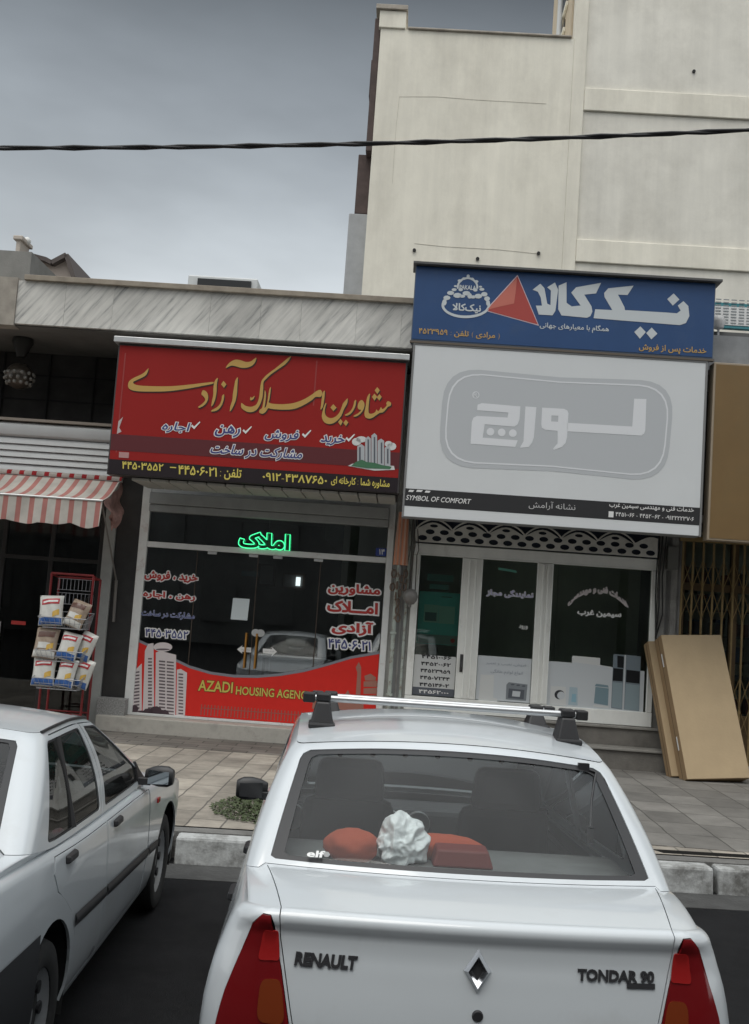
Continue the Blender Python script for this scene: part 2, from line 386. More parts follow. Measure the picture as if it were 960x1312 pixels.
single('pavement', pv, wave_tiles('paving', (.40, .36, .305), (.13, .12, .105), .62, .285, rot=math.pi/2, off=.5, gap=.008, var=.22), None, None, kind='structure')
mb = MB()
for a, b in zip(slot, slot[1:]+slot[:1]): mb.add([(a[0], a[1], ZP), (b[0], b[1], ZP), (b[0], b[1], 0), (a[0], a[1], 0)], [(0, 1, 2, 3)])
single('drain_channel', mb, mat('drain_dark', (.03, .029, .027), .9), None, None, kind='structure')
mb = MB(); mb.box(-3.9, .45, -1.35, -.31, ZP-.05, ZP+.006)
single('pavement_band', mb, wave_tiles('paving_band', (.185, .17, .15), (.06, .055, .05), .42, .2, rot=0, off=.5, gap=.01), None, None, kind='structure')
mb = MB(); mb.box(1.1, 12, -4.93, -.4, ZP-.05, ZP+.005)
single('pavement_patch', mb, wave_tiles('paving_grey', (.215, .205, .188), (.075, .07, .062), .55, .42, rot=math.pi/2, off=.0, gap=.008), None, None, kind='structure')
# far side of the street behind the camera: it shows only as the dark reflections in the shop glass
mb = MB()
for i, (x0, x1, h) in enumerate([(-42, -26, 16), (-25.5, -13, 20), (-12.6, -3, 16), (-2.6, 9, 21), (9.4, 21, 17), (21.5, 40, 20)]):
    mb.box(x0, x1, -30, -19, 0, h)
    for a in range(int((x1-x0)/2.6)):
        for k in range(int(h/3.2)): mb.box(x0+.7+a*2.6, x0+2.1+a*2.6, -19.12, -18.9, 1+k*3.2, 2.7+k*3.2)
single('far_street_side', mb, mat('far_masonry', (.16, .157, .15), .9, var=.3, scale=.6), None, None, kind='structure', frame=W0)

# ================================================================== BUILDINGS BEHIND
stucco = mat('cream_stucco', (.82, .785, .68), .9, var=.07, scale=1.3, bump=.12, bscale=9, dirt=(.62, .585, .50), dscale=.9, dlo=.46, dhi=.80, stretch=(1, 1, .6), streak=.10)
CV = 1.5          # plane of the cream wall
def q(x, y, v=CV): return fac(x, y, v)
uL, uP, uR = -.47, q(757, 0)[0], 16.0
zt = q(523, 38)[1]; zt0 = q(500, 10)[1]; zTop = q(757, 0)[1] + 5
t = thing('apartment_block', 'tall cream rendered wall of the block rising behind the blue sign', 'building', (uL, CV, 0))
mb = MB(); mb.box(uL, uP-.22, CV, CV+9, 0, zt); part('wall', mb, stucco, t)
mb = MB(); mb.box(uL-.03, uL+.38, CV-.03, CV+.9, zt+.002, zt0-.06); part('parapet_post', mb, stucco, t, bevel=.01)
mb = MB(); mb.box(uL-.09, uL+.4, CV-.07, CV+.95, zt0-.055, zt0+.02); mb.box(uL+.42, uP-.26, CV-.04, CV+.35, zt+.002, zt+.03)
part('coping', mb, mat('old_coping', (.40, .36, .31), .85, var=.25), t, bevel=.008)
pil = [(uP-.40, uP, 0, zTop)]
h1a, h1b = q(755, 112)[1], q(755, 141)[1]; h2a, h2b = q(748, 306)[1], q(746, 335)[1]
mb = MB(); mb.box(uP-.22, uR, CV+.045, CV+2.75, 0, zTop); part('recessed_wall', mb, mat('cream_stucco_grey', (.76, .735, .66), .9, var=.07, scale=1.3, bump=.12, bscale=9, dirt=(.58, .555, .49), dscale=.9, dlo=.46, dhi=.80, streak=.10), t)
mb = MB(); mb.box(uP-.22, uP-.02, CV, CV+.043, 0, zTop); mb.box(uP-.018, uR, CV+.005, CV+.043, h1b, h1a); mb.box(uP-.018, uR, CV+.005, CV+.043, h2b, h2a)
mb.box(uP-.018, uR, CV+.005, CV+.043, 0, h2b-2.6)
part('relief_band', mb, stucco, t, bevel=.012)
mb = MB()                                               # drain holes and a thin crack-like cable on the wall
for x, y in [(890, 90), (690, 325), (531, 321), (612, 332)]:
    mb = MB(); u_, z_ = q(x, y); mb.lathe([(.0, .02), (.026, .02), (.026, -.02), (.0, -.02)], (u_, CV+(.04 if x > 760 else -.01), z_), 'Y', 10)
    part('drain_hole', mb, mat('hole_dark', (.03, .03, .03), .9), t)
mb = MB()
def crack(pts_, w_=.008):
    mb = MB(); w_ *= .6
    pp = [q(x, y) for x, y in pts_]
    for (a, b), (c, d) in zip(pp, pp[1:]): mb.bar((a, CV-.001, b), (c, CV-.001, d), .004, w_, up=(0, 1, 0))
    part('plaster_crack', mb, mat('crack_grey', (.50, .47, .40), .9), t)
crack([(512, 124), (560, 124), (610, 128), (665, 131), (700, 133)]); crack([(512, 124), (508, 160), (505, 200), (503, 235)], .006); crack([(531, 312), (570, 316), (640, 320), (688, 325)], .010)
brown = mat('brown_cladding', (.085, .06, .055), .8, var=.25)
mb = MB()
za, zb_, zc = q(494, 12)[1], q(475, 265)[1], q(462, 385)[1]
mb.box(uL-.10, uL-.003, CV+.05, CV+4, zb_+.9, za-.12); mb.box(uL-.22, uL-.003, CV+.3, CV+4, zb_, zb_+.95); mb.box(uL-.13, uL-.003, CV+.3, CV+4, zb_+1.9, zb_+2.5)
part('side_cladding', mb, brown, t, bevel=.01)
mb = MB(); mb.box(uL-.30, uL-.003, CV+.3, CV+4, 3, zb_-.003); part('side_pier', mb, mat('grey_render', (.40, .41, .42), .85, var=.1), t, bevel=.01)
mb = MB()
for x, y in [(466, 268), (459, 290), (461, 340)]:
    u_, z_ = q(x, y); mb.tube([(uL-.28, CV+.4, z_), (u_, CV+.38, z_), (u_, CV+.38, z_-.05)], .012, 6)
part('pipe_stub', mb, mat('pipe_dark', (.06, .06, .06), .6), t)
# the left return of the taller part, beige, with two dark windows
us = uP-.22; mb = MB(); mb.box(us-.03, us-.002, CV+.20, CV+2.75, zt-1, zTop); part('side_wall', mb, mat('beige_return', (.50, .42, .31), .9, var=.1, streak=.1), t)
for v0, v1, y0, y1 in ((.75, 1.75, 2, 28), (.95, 2.0, 40, 52)):
    za_, zb2 = fac(727, y1, CV+1.3)[1], fac(727, y0, CV+1.3)[1]
    mb = MB(); mb.box(us-.045, us-.032, CV+v0, CV+v1, za_, zb2); w_o = part('window', mb, mat('window_dark', (.06, .055, .05), .2), t)
    mb = MB(); mb.box(us-.07, us-.034, CV+v0-.06, CV+v1+.06, za_-.07, za_-.005); part('sill', mb, stucco, w_o)
u_, z_ = fac(716, 50, 2.6); z2 = fac(716, -30, 2.6)[1]
mb = MB(); mb.tube([(u_, 2.6, zt-.02), (u_, 2.6, z2+1)], .045, 10)
single('roof_mast', mb, mat('mast_grey', (.55, .57, .58), .5), 'thin pale grey pole standing on the roof of the cream block', 'pole', (u_, 2.6, zt), smooth=40)
# left: grey wall and the pinkish gabled house
u0, u1, z0, z1 = fr(-150, 318, 31, 420, 2.5)
t = thing('grey_house', 'grey rendered house wall at the far left edge', 'building', (u1, 2.5, 0))
mb = MB(); mb.box(u0-6, u1, 2.5, 10, 0, fac(28, 322, 2.5)[1]); part('wall', mb, mat('grey_wall', (.22, .215, .20), .9, var=.25, scale=1.5, bump=.2), t)
zz = fac(15, 365, 2.45)[1]; mb = MB(); mb.box(u0-6, u1-.05, 2.35, 2.495, zz-1.2, zz); part('lower_wall', mb, mat('beige_wall', (.40, .37, .32), .9, var=.15), t)
HV = 10.0
pink = mat('pink_render', (.42, .36, .32), .9, var=.12, scale=1.2)
P_ = lambda x, y: fac(x, y, HV)
t = thing('gabled_house', 'pinkish house with a zigzag gable and a ball topped corner post', 'building', (P_(40, 360)[0], HV, 0))
g = [P_(36, 420), P_(36, 330), P_(62, 337), P_(69, 341), P_(88, 331), P_(97, 360), P_(104, 420)]
mb = MB(); mb.prism(g, HV, HV+5); part('wall', mb, pink, t)
mb = MB()
for a, b in zip(g[1:5], g[2:6]): mb.bar((a[0], HV+2.4, a[1]+.03), (b[0], HV+2.4, b[1]+.03), 5.2, .1)
part('roof_edge', mb, mat('roof_tile', (.09, .075, .07), .8), t)
a, b = P_(28, 365), P_(39, 313); mb = MB(); mb.box(a[0], b[0], HV-.6, HV-.02, a[1]-2, b[1]); mb.box(a[0]-.06, b[0]+.06, HV-.66, HV+.04, b[1]-.12, b[1]-.02); part('corner_post', mb, mat('post_render', (.46, .41, .36), .9), t, bevel=.02)
c = fac(35, 309, HV-.3); mb = MB(); mb.lathe([(0, -.09), (.05, -.08), (.085, -.02), (.085, .03), (.05, .08), (0, .1)], (c[0], HV-.3, c[1]), 'Z', 14); part('ball_finial', mb, mat('finial', (.62, .62, .6), .5), t, smooth=60)

# ================================================================== THE ROW OF SHOPS
m, tt, bb = nodemat('marble'); lk = tt.links.new
co = tt.nodes.new('ShaderNodeTexCoord'); mp = tt.nodes.new('ShaderNodeMapping'); mp.vector_type = 'TEXTURE'; mp.inputs['Rotation'].default_value = (0, R(-52), 0); mp.inputs['Scale'].default_value = (1.1, 1, .085)
ge = tt.nodes.new('ShaderNodeNewGeometry'); va_ = tt.nodes.new('ShaderNodeVectorMath'); va_.operation = 'MULTIPLY_ADD'; va_.inputs[1].default_value = (7, 3, 5); lk(ge.outputs['Random Per Island'], va_.inputs[0]); lk(co.outputs['Object'], va_.inputs[2]); lk(va_.outputs[0], mp.inputs[0])
nz = tt.nodes.new('ShaderNodeTexNoise'); nz.inputs['Scale'].default_value = 1.3; nz.inputs['Detail'].default_value = 7; nz.inputs['Roughness'].default_value = .65; lk(mp.outputs[0], nz.inputs['Vector'])
cr_ = tt.nodes.new('ShaderNodeValToRGB'); lk(nz.outputs[0], cr_.inputs[0])
cr_.color_ramp.elements[0].position = .33; cr_.color_ramp.elements[0].color = (.27, .27, .262, 1); cr_.color_ramp.elements[1].position = .6; cr_.color_ramp.elements[1].color = (.64, .625, .585, 1)
e = cr_.color_ramp.elements.new(.45); e.color = (.53, .52, .49, 1)
n2 = tt.nodes.new('ShaderNodeTexNoise'); n2.inputs['Scale'].default_value = 1.2; n2.inputs['Detail'].default_value = 6; lk(co.outputs['Object'], n2.inputs['Vector'])
r_ = tt.nodes.new('ShaderNodeMapRange'); r_.inputs[1].default_value = .3; r_.inputs[2].default_value = .7; r_.inputs[3].default_value = .72; r_.inputs[4].default_value = 1.12; lk(n2.outputs[0], r_.inputs[0])
vs = tt.nodes.new('ShaderNodeVectorMath'); vs.operation = 'SCALE'; lk(cr_.outputs[0], vs.inputs[0]); lk(r_.outputs[0], vs.inputs[3]); lk(vs.outputs[0], bb.inputs['Base Color']); bb.inputs['Roughness'].default_value = .55
marble = m
FV = -1.0
fz1 = 5.86; fz0 = 5.30
dark = mat('dark_paint', (.035, .034, .033), .8, var=.2)
soff = mat('soffit', (.16, .155, .145), .9, var=.2, scale=2)
conc = mat('old_concrete', (.30, .295, .28), .85, var=.2, scale=3, bump=.25, dirt=(.16, .15, .14), dscale=2.5)
t = thing('shop_row', 'low shop row with a diagonal grey veined marble fascia above the red sign', 'building', (0, 0, 0))
mb = MB(); u = -4.72; k = 0; cuts = [fac(x, 390, FV)[0] for x in (83, 145, 270, 335, 387, 458, 516)]
xs = [fac(21, 390, FV)[0]] + cuts + [.36]
for a, b in zip(xs, xs[1:]): mb.box(a+.001, b-.001, FV+rnd.uniform(0, .004), FV+.06, fz0, fz1)
part('marble_fascia', mb, marble, t)
mb = MB(); mb.box(-4.62, .36, FV-.05, FV+.3, fz1+.002, fz1+.07); part('coping', mb, mat('coping_tan', (.30, .26, .21), .85, var=.2), t, bevel=.006)
mb = MB(); mb.box(-10, xs[0]-.003, FV-.02, FV+.2, fz0-.03, fz1+.03); part('end_wall', mb, mat('beige_render', (.33, .30, .26), .9, var=.2), t)
mb = MB(); mb.box(4.05, 10, FV+.05, FV+.3, 5.27, 5.72); part('grey_band', mb, mat('grey_band', (.24, .25, .26), .7, var=.15), t)
mb = MB(); mb.box(-10, 10, FV+.065, .55, fz0-.02, fz0+.06); part('soffit', mb, soff, t)
mb = MB(); mb.box(-10, 10, FV+.3, 8, fz1-.15, fz1-.02); part('roof', mb, mat('roof_felt', (.12, .12, .12), .9), t)
mb = MB(); mb.box(-10, -3.42, .55, .7, 3.7, fz0-.022)
mb.box(-3.42, 10, .30, .45, 3.46, fz0-.022); part('upper_wall', mb, mat('upper_wall_dark', (.05, .047, .045), .9, var=.3, scale=3), t)
mb = MB()
for z in (4.25, 4.6, 4.95):
    mb.box(-9, -3.5, .535, .549, z, z+.02)
for u_ in (-5.4, -4.75, -4.1): mb.box(u_, u_+.02, .53, .547, 3.9, fz0-.04)
part('upper_panelling', mb, mat('panel_line', (.02, .02, .02), .8), t)
mb = MB()                                                # inner rooms
for a, b, d, zf in [(-9.9, -3.6, 6, ZP), (-3.28, .38, 5.5, .40), (.5, 3.92, 5, .72), (4.1, 9.9, 5, .3)]:
    mb.box(a, b, d, d+.1, zf, 4); mb.box(a-.05, a+.02, .02, d, zf, 4); mb.box(b-.02, b+.05, .02, d, zf, 4)
part('room_wall', mb, mat('room_wall', (.26, .26, .26), .9, var=.1), t)
mb = MB()
for a, b, d, zf in [(-9.9, -3.6, 6, ZP), (-3.28, .38, 5.5, .40), (.5, 3.92, 5, .72), (4.1, 9.9, 5, .3)]: mb.box(a, b, .02, d, zf-.08, zf-.012)
part('room_floor', mb, mat('room_floor', (.14, .13, .12), .5), t)
mb = MB()
for a, b, d in [(-9.9, -3.6, 6), (-3.28, .38, 5.5), (.5, 3.92, 5), (4.1, 9.9, 5)]: mb.box(a, b, .02, d, 3.46, 3.55)
part('room_ceiling', mb, mat('room_ceiling', (.3, .3, .29), .9), t)
# piers between the bays
u0, u1, z0, z1 = fr(152, 640, 178, 900, 0)
mb = MB(); mb.box(-3.428, -3.12, -.02, .5, ZP, 3.9); part('dark_pier', mb, mat('pier_black', (.03, .03, .03), .4, var=.2), t)
mb = MB(); mb.box(-3.58, -3.43, -.06, .5, ZP, 3.9); part('pale_pier', mb, mat('pale_pier', (.30, .31, .30), .5, var=.1), t, bevel=.01)
u0, u1, z0, z1 = fr(126, 893, 160, 921, -.15)
mb = MB(); mb.box(u0, u1, -.2, .1, ZP, z1); part('granite_base', mb, mat('granite', (.25, .25, .245), .6, var=.5, scale=60), t, bevel=.008)
mb = MB(); mb.box(.27, .62, .03, .5, ZP, 5.2); part('concrete_pier', mb, mat('pier_paint', (.42, .42, .40), .8, var=.1, scale=4, bump=.2, dirt=(.22, .20, .18), dscale=5, dlo=.52, dhi=.7, stretch=(1, 1, .5)), t, bevel=.01)
mb = MB(); mb.box(3.80, 4.08, .02, .5, ZP, 5.2); part('stone_pier', mb, conc, t, bevel=.01)
mb = MB(); mb.box(-3.4, .42, -.3, .02, ZP-.01, .405); part('threshold', mb, mat('sill_stone', (.42, .40, .36), .7, var=.2, scale=5, dirt=(.22, .2, .18), dscale=5), t, bevel=.012)
t = thing('entrance_steps', 'two grey stone steps below the appliance shop front', 'steps', (2.2, -.2, ZP))
for k, (v0, z0, z1) in enumerate([(-.40, ZP, .45), (-.12, .45, .70)]):
    mb = MB(); mb.box(.55, 3.95 if k else 3.93, v0, .02, z0-.01 if not k else z0+.032, z1); part('riser', mb, mat('step_stone', (.155, .145, .13), .8, var=.25, scale=4, bump=.3), t)
    mb = MB(); mb.box(.55, 3.96, v0-.03, .02, z1+.001, z1+.03); part('tread', mb, mat('tread_stone', (.25, .24, .22), .7, var=.2, scale=4), t, bevel=.006)
mb = MB(); mb.box(4.1, 9, -.1, .02, ZP, .33); single('gate_step', mb, conc, 'low concrete sill under the folding gate', 'step', (6, -.1, ZP), bevel=.01)
# evaporative cooler and its cable on the roof
u0, u1, z0, z1 = fr(241, 356, 329, 376, .3)
t = thing('roof_cooler', 'white flat cooler unit with a black front on the shop roof', 'air cooler', (u0, .3, fz1-.02))
mb = MB(); z1 += .05; mb.box(u0, u1, .3, 1.0, fz1-.02, z1); part('casing', mb, mat('cooler_white', (.62, .64, .64), .5, var=.06), t, bevel=.02)
a = fr(254, 355, 321, 378, .29); mb = MB(); mb.box(a[0], a[1], .27, .298, fz1, a[3]-.02)
for k in range(6): mb.box(a[0]+.02, a[1]-.02, .262, .272, fz1+.05+k*.05, fz1+.062+k*.05)
part('grille', mb, mat('cooler_black', (.018, .02, .022), .5), t)
mb = MB()
for dx, h in ((0, .17), (.05, .14)):
    c = fac(233+dx*60, 372, .4); mb.tube([(c[0]-.09+dx, .4, fz1-.02), (c[0]-.06+dx, .4, fz1+h), (c[0]+dx, .4, fz1+h+.04), (c[0]+.05+dx, .4, fz1+h*.5), (c[0]+.1+dx, .4, fz1+.03)], .009, 6)
single('cable_loop', mb, mat('cable_black', (.02, .02, .02), .6), 'black cable loops sticking up left of the roof cooler', 'cable', (c[0], .4, fz1), smooth=60)
u0, u1, z0, z1 = fr(131, 362, 188, 370, 0.2)
mb = MB(); mb.box(u0, u1, .2, .5, fz1-.02, z1)
single('roof_slab', mb, mat('felt_dark', (.05, .05, .05), .8), 'thin dark slab lying behind the fascia coping', 'slab', (u0, .2, fz1))
# overhead cable, from one pole outside the frame to the other
mb = MB(); pts = []
for i in range(41):
    x = -400 + i*45; y_ = 189.5 - 2.5e-5*x*x
    d = ray(x, y_); k = 9.0/d[1]; pts.append((d[0]*k, 9.0, CAMH+d[2]*k))
for j in range(2):
    mb.tube([(p[0], p[1]+.014*math.cos(i*1.9+j*math.pi), p[2]+.010*math.sin(i*1.9+j*math.pi)) for i, p in enumerate(pts)], .0155, 7)
single('overhead_cable', mb, mat('cable_rubber', (.012, .012, .014), .6), 'black twisted overhead cable crossing the sky and the cream wall', 'cable', pts[0], frame=W0, smooth=60)
# ================================================================== SIGNS
SV = -1.2
alu = mat('aluminium', (.62, .63, .63), .4, metal=.6, var=.08)
alup = mat('aluminium_painted', (.70, .71, .70), .5, var=.07, scale=5, dirt=(.42, .29, .27), dscale=4, dlo=.58, dhi=.8)
black = mat('matte_black', (.015, .015, .016), .6)
white_v = mat('white_vinyl', (.74, .74, .73), .5)
navy = mat('navy_vinyl', (.05, .06, .20), .5)
gold = mat('gold_vinyl', (.50, .31, .085), .5)
yellow = mat('yellow_vinyl', (.62, .52, .11), .5)
red_v = mat('red_vinyl', (.44, .035, .03), .5)
def lettering(parent, text, px, v, m, bold=.0, shear=0, outline=None, ow=.03, name='lettering', arc=0, dz=0):
    box = fr(*px, v); mb_ = MB(); write(mb_, text, box, v-.0045, bold, shear, arc=arc); o = part(name, mb_, m, parent)
    if outline:
        mb_ = MB(); write(mb_, text, box, v-.003, bold, shear, grow=ow, arc=arc); part('letter_outline', mb_, outline, parent)
    return o
# --- red estate agency sign
u0, u1, z0, z1 = -3.29, .315, 3.43, 5.08
t = thing('shop_sign', 'red estate agency sign with gold calligraphy and a black telephone strip', 'sign', (u0, SV, z0))
red = mat('sign_red', (.285, .018, .016), .5, spec=.2, var=.05, scale=1.2)
mb = MB(); mb.box(u0, u1, SV, SV+.22, z0, z1); part('case', mb, mat('case_dark', (.05, .045, .045), .5), t, bevel=.006)
mb = MB(); mb.box(u0+.02, u1-.02, SV-.006, SV-.001, z0+.19, z1-.03); part('panel', mb, red, t)
mb = MB(); mb.box(u0+.02, u1-.02, SV-.006, SV-.001, z0+.01, z0+.188); part('phone_strip', mb, mat('strip_black', (.018, .012, .015), .4), t)
mb = MB(); mb.box(u0-.05, u1+.02, SV-.06, SV+.25, z1+.002, z1+.075); part('top_trim', mb, alu, t, bevel=.006)
S = SV-.006
bz = fac(147, 556, S)[1], fac(147, 578, S)[1]
mb = MB(); mb.box(u0+.021, u1-.021, S-.002, S-.0005, bz[1]+.01, bz[0]); part('dark_band', mb, mat('band_maroon', (.105, .018, .022), .45), t)
Z1 = (155, 445, 5.053); Z2 = (320, 445, 4.8)
cal = [
 (Z1, [(180,138),(170,170),(150,190),(105,212),(80,226),(105,245),(200,252),(330,252),(460,240),(570,227),(600,226),(595,236),(540,248),(420,270),(300,285),(180,287),(100,284),(60,272),(47,250),(55,220),(85,198),(125,180),(150,165),(170,145)]),
 (Z1, [(530,280),(548,283),(562,300),(566,325),(560,350),(540,375),(510,392),(500,386),(520,372),(543,350),(546,335),(535,318),(522,305)]),
 (Z1, [(628,198),(622,240),(620,290),(612,335),(598,370),(586,382),(590,350),(598,310),(600,260),(608,220)]),
 (Z1, [(668,305),(668,330),(658,365),(640,395),(615,412),(585,416),(592,405),(620,390),(640,370),(652,340),(656,315)]),
 (Z1, [(758,195),(755,250),(752,300),(742,350),(722,395),(706,415),(710,380),(722,340),(726,300),(735,250),(742,215)]),
 (Z1, [(878,68),(868,100),(845,122),(815,132),(780,133),(740,122),(712,120),(680,135),(690,115),(715,92),(745,80),(775,84),(810,95),(840,92),(860,78)]),
 (Z2, [(-51,344),(-50,372),(-20,395),(10,399),(40,387),(62,357),(78,312),(84,260),(86,215),(102,195),(130,168),(180,132),(220,104),(245,75),(255,55),(238,65),(210,88),(165,125),(120,158),(90,185),(72,212),(64,260),(58,310),(46,345),(30,360),(5,366),(-25,360),(-42,348)]),
 (Z2, [(5,326),(22,320),(32,300),(24,303),(14,312),(8,304),(4,312)]),
 (Z2, [(440,265),(447,285),(436,305),(405,306),(380,327),(330,357),(270,380),(200,384),(140,380),(114,376),(100,396),(80,409),(60,402),(62,384),(76,374),(84,340),(90,300),(94,264),(101,290),(96,345),(92,372),(102,362),(110,330),(116,290),(122,258),(131,245),(128,280),(122,320),(119,340),(150,348),(210,350),(270,343),(330,322),(380,293),(405,274),(425,263)]),
 (Z2, [(462,268),(460,310),(455,345),(448,372),(436,383),(440,350),(444,310),(450,280)]),
 (Z2, [(603,315),(600,345),(580,382),(565,420),(540,450),(510,469),(480,471),(455,456),(444,425),(450,390),(463,350),(472,345),(463,382),(464,408),(477,428),(502,436),(530,425),(553,400),(567,365),(575,345),(589,328)]),
 (Z2, [(655,325),(652,355),(640,385),(620,410),(597,421),(586,416),(612,400),(630,378),(640,350),(644,332)]),
 (Z2, [(690,325),(706,345),(703,375),(685,405),(655,426),(638,423),(668,405),(685,386),(671,382),(664,365),(672,338)]),
 (Z2, [(740,285),(735,330),(731,380),(735,406),(755,408),(773,398),(780,383),(790,393),(800,383),(808,368),(816,380),(832,371),(843,356),(840,345),(850,332),(868,340),(868,358),(850,367),(838,382),(820,400),(800,404),(780,417),(755,434),(735,439),(713,431),(706,405),(714,360),(722,310)])]
dots = [(Z1, [(665,218),(684,240),(668,263),(649,240)])] + [(Z2, p) for p in ([(515,350),(535,372),(515,393),(497,370)], [(558,440),(573,458),(560,481),(544,460)], [(592,445),(607,463),(592,484),(576,465)], [(785,245),(801,265),(785,288),(769,265)], [(768,285),(784,305),(768,328),(752,305)], [(798,288),(813,306),(798,328),(782,308)])]
mg, ms = MB(), MB()
for (ox, oy, k), p in cal: 
    pp = smoothed(zoom(p, ox, oy, k, S)); mg.sheet(pp, S-.005); ms.sheet([(a+.012, b-.014) for a, b in pp], S-.0035)
for (ox, oy, k), p in dots:
    pp = zoom(p, ox, oy, k, S); mg.sheet(pp, S-.005); ms.sheet([(a+.012, b-.014) for a, b in pp], S-.0035)
part('calligraphy', mg, gold, t); part('letter_shadow', ms, mat('letter_shadow', (.03, .012, .01), .6), t)
for tx, px in (('خرید', (412, 556, 441, 572)), ('فروش', (341, 549, 382, 567)), ('رهن', (277, 544, 307, 561)), ('اجاره', (209, 540, 242, 556)), ('مشارکت در ساخت', (271, 568, 387, 592))):
    lettering(t, tx, px, S-.001, navy, .022, .25, white_v, .06)
mb = MB()
for x, y in ((443, 562), (387, 557), (311, 552), (245, 546)):
    mb.sheet([fac(x+a, y+b, S) for a, b in ((0, 0), (4, 4), (12, -5), (11, -6), (4, 0.5), (1.5, -2))], S-.004)
part('tick_mark', mb, white_v, t)
sy = S
for tx, px in (('۴۴۵۰۳۵۵۲', (157, 591, 209, 604)), ('-', (218, 598, 226, 600)), ('۴۴۵۰۶۰۲۱', (229, 596, 278, 611)), ('تلفن :', (283, 599, 309, 616)), ('۰۹۱۲-۴۳۸۷۶۵۰', (337, 605, 419, 621)), ('مشاوره شما : کارخانه ای', (425, 610, 499, 627))):
    lettering(t, tx, px, sy, yellow, .02)
# little picture of towers with bushes
Q = lambda pts: [fac(x, y, S) for x, y in pts]
mb = MB()
for x0, x1, y0 in ((458, 468, 570), (468, 476, 560), (476, 484, 556), (484, 493, 563), (493, 501, 572)): mb.sheet(Q([(x0, 596+(x0-458)*.06), (x0, y0+2), ((x0+x1)/2, y0-1), (x1-.7, y0+2), (x1-.7, 598+(x0-458)*.06)]), S-.0045)
part('tower_picture', mb, mat('print_grey', (.42, .44, .46), .5), t)
mb = MB()
for x0, x1, y0 in ((460, 462.5, 573), (471, 473, 563), (479, 481, 560), (488, 490, 567), (496, 498, 575)): mb.sheet(Q([(x0, 594), (x0, y0), (x1, y0), (x1, 594)]), S-.0055)
part('tower_windows', mb, mat('print_dark', (.10, .11, .13), .5), t)
mb = MB()
for x, y, a, b in ((457, 566, 6, 5), (463, 563, 7, 4), (502, 572, 6, 5), (498, 569, 5, 4)): mb.sheet(Q(disc(x, y, a, 12, b)), S-.003)
mb.sheet(Q([(446, 597), (452, 594), (505, 597), (506, 602), (480, 603)]), S-.0035); part('cloud_picture', mb, mat('print_white', (.62, .63, .62), .5), t)
mb = MB(); mb.sheet(Q([(450, 597), (456, 592), (464, 589), (470, 592), (480, 593), (490, 596), (502, 598), (500, 601), (470, 600)]), S-.0065); part('bush_picture', mb, mat('print_green', (.05, .16, .08), .6), t)
mb = MB(); a = fr(153, 579, 165, 587, S); mb.box(a[0], a[1], S-.004, S-.003, a[2], a[3]); part('maker_mark', mb, mat('print_pink', (.45, .25, .24), .5), t)
mb = MB(); mb.sheet(Q([(152, 540), (158, 534), (153, 548), (156, 553), (150, 556)]), S-.004); part('torn_patch', mb, mat('torn_vinyl', (.5, .42, .42), .6), t)
for px in ((404, 462, 405.5, 520), (155, 452, 156.5, 580)):
    mb = MB(); a = fac(px[0], (px[1]+px[3])/2, S)[0]; b = fr(*px, S); mb.box(a-.008, a+.008, S-.0018, S-.0008, b[2], b[3]); part('vinyl_seam', mb, mat('seam_red', (.30, .045, .042), .4), t)
# underside louvre boxes of the red sign
t2 = thing('soffit_panel', 'pale ribbed panel strip running under the red sign', 'panel', (0, -.9, 3.41))
mb = MB()
for i in range(14): mb.box(-3.0+i*.235, -2.78+i*.235, -1.1, -.25, 3.385, 3.42)
part('slat', mb, mat('soffit_cream', (.42, .41, .38), .7, var=.1), t2, bevel=.006)
mb = MB(); mb.box(-3.05, .3, -1.0, -.27, 3.422, 3.46); part('carrier', mb, dark, t2)

# --- blue sign
u0, u1, z0, z1 = .335, 4.05, 5.345, 6.30
t = thing('shop_sign', 'blue sign with white block letters, a red pyramid and a white crest', 'sign', (u0, SV, z0))
mb = MB(); mb.box(u0, u1, SV, SV+.25, z0, z1); part('case', mb, mat('blue_case', (.10, .13, .18), .5), t, bevel=.006)
mb = MB(); mb.box(u0+.012, u1-.012, SV-.006, SV-.001, z0+.02, z1-.01); part('panel', mb, mat('sign_blue', (.022, .068, .185), .45, var=.08, scale=1.5, dirt=(.05, .09, .18), dscale=2.5, dlo=.55, dhi=.9), t)
mb = MB(); mb.box(u0-.03, u1+.06, SV-.08, SV+.3, z1+.003, z1+.03); part('top_trim', mb, mat('trim_dark', (.09, .09, .09), .6), t)
mb = MB(); mb.box(u0-.01, u1+.01, SV-.02, SV+.03, z0-.03, z0-.003); part('bottom_trim', mb, mat('trim_bronze', (.12, .10, .08), .5), t)
Z5 = (670, 350, 3.84)
mb = MB()
for p in ([(48,82),(86,52),(106,74),(120,150),(136,158),(138,86),(120,70),(158,46),(174,82),(160,186),(146,208),(78,204),(64,160),(94,160),(88,120),(74,92)],
          [(176,62),(215,45),(215,146),(240,164),(284,160),(238,96),(262,70),(385,48),(360,100),(302,106),(338,164),(342,190),(332,212),(315,220),(190,208),(174,178)],
          [(400,98),(420,75),(545,62),(515,108),(468,106),(500,168),(502,182),(705,194),(758,198),(776,184),(762,160),(790,138),(814,162),(819,212),(802,246),(772,256),(348,222),(356,178),(440,182),(402,118)],
          [(710,128),(742,100),(770,130),(738,160)], [(548,290),(578,262),(605,290),(576,323)], [(607,295),(634,268),(662,298),(632,326)]):
    mb.sheet(zoom(p, *Z5, S), S-.004)
part('block_lettering', mb, mat('faded_white', (.56, .60, .62), .5), t)
Z4 = (530, 340, 4.8)
ol = [(640, 58), (772, 372), (438, 279)]
mb = MB(); mb.sheet(zoom(ol, *Z4, S), S-.002); part('emblem_outline', mb, mat('faded_pink', (.60, .48, .52), .5), t)
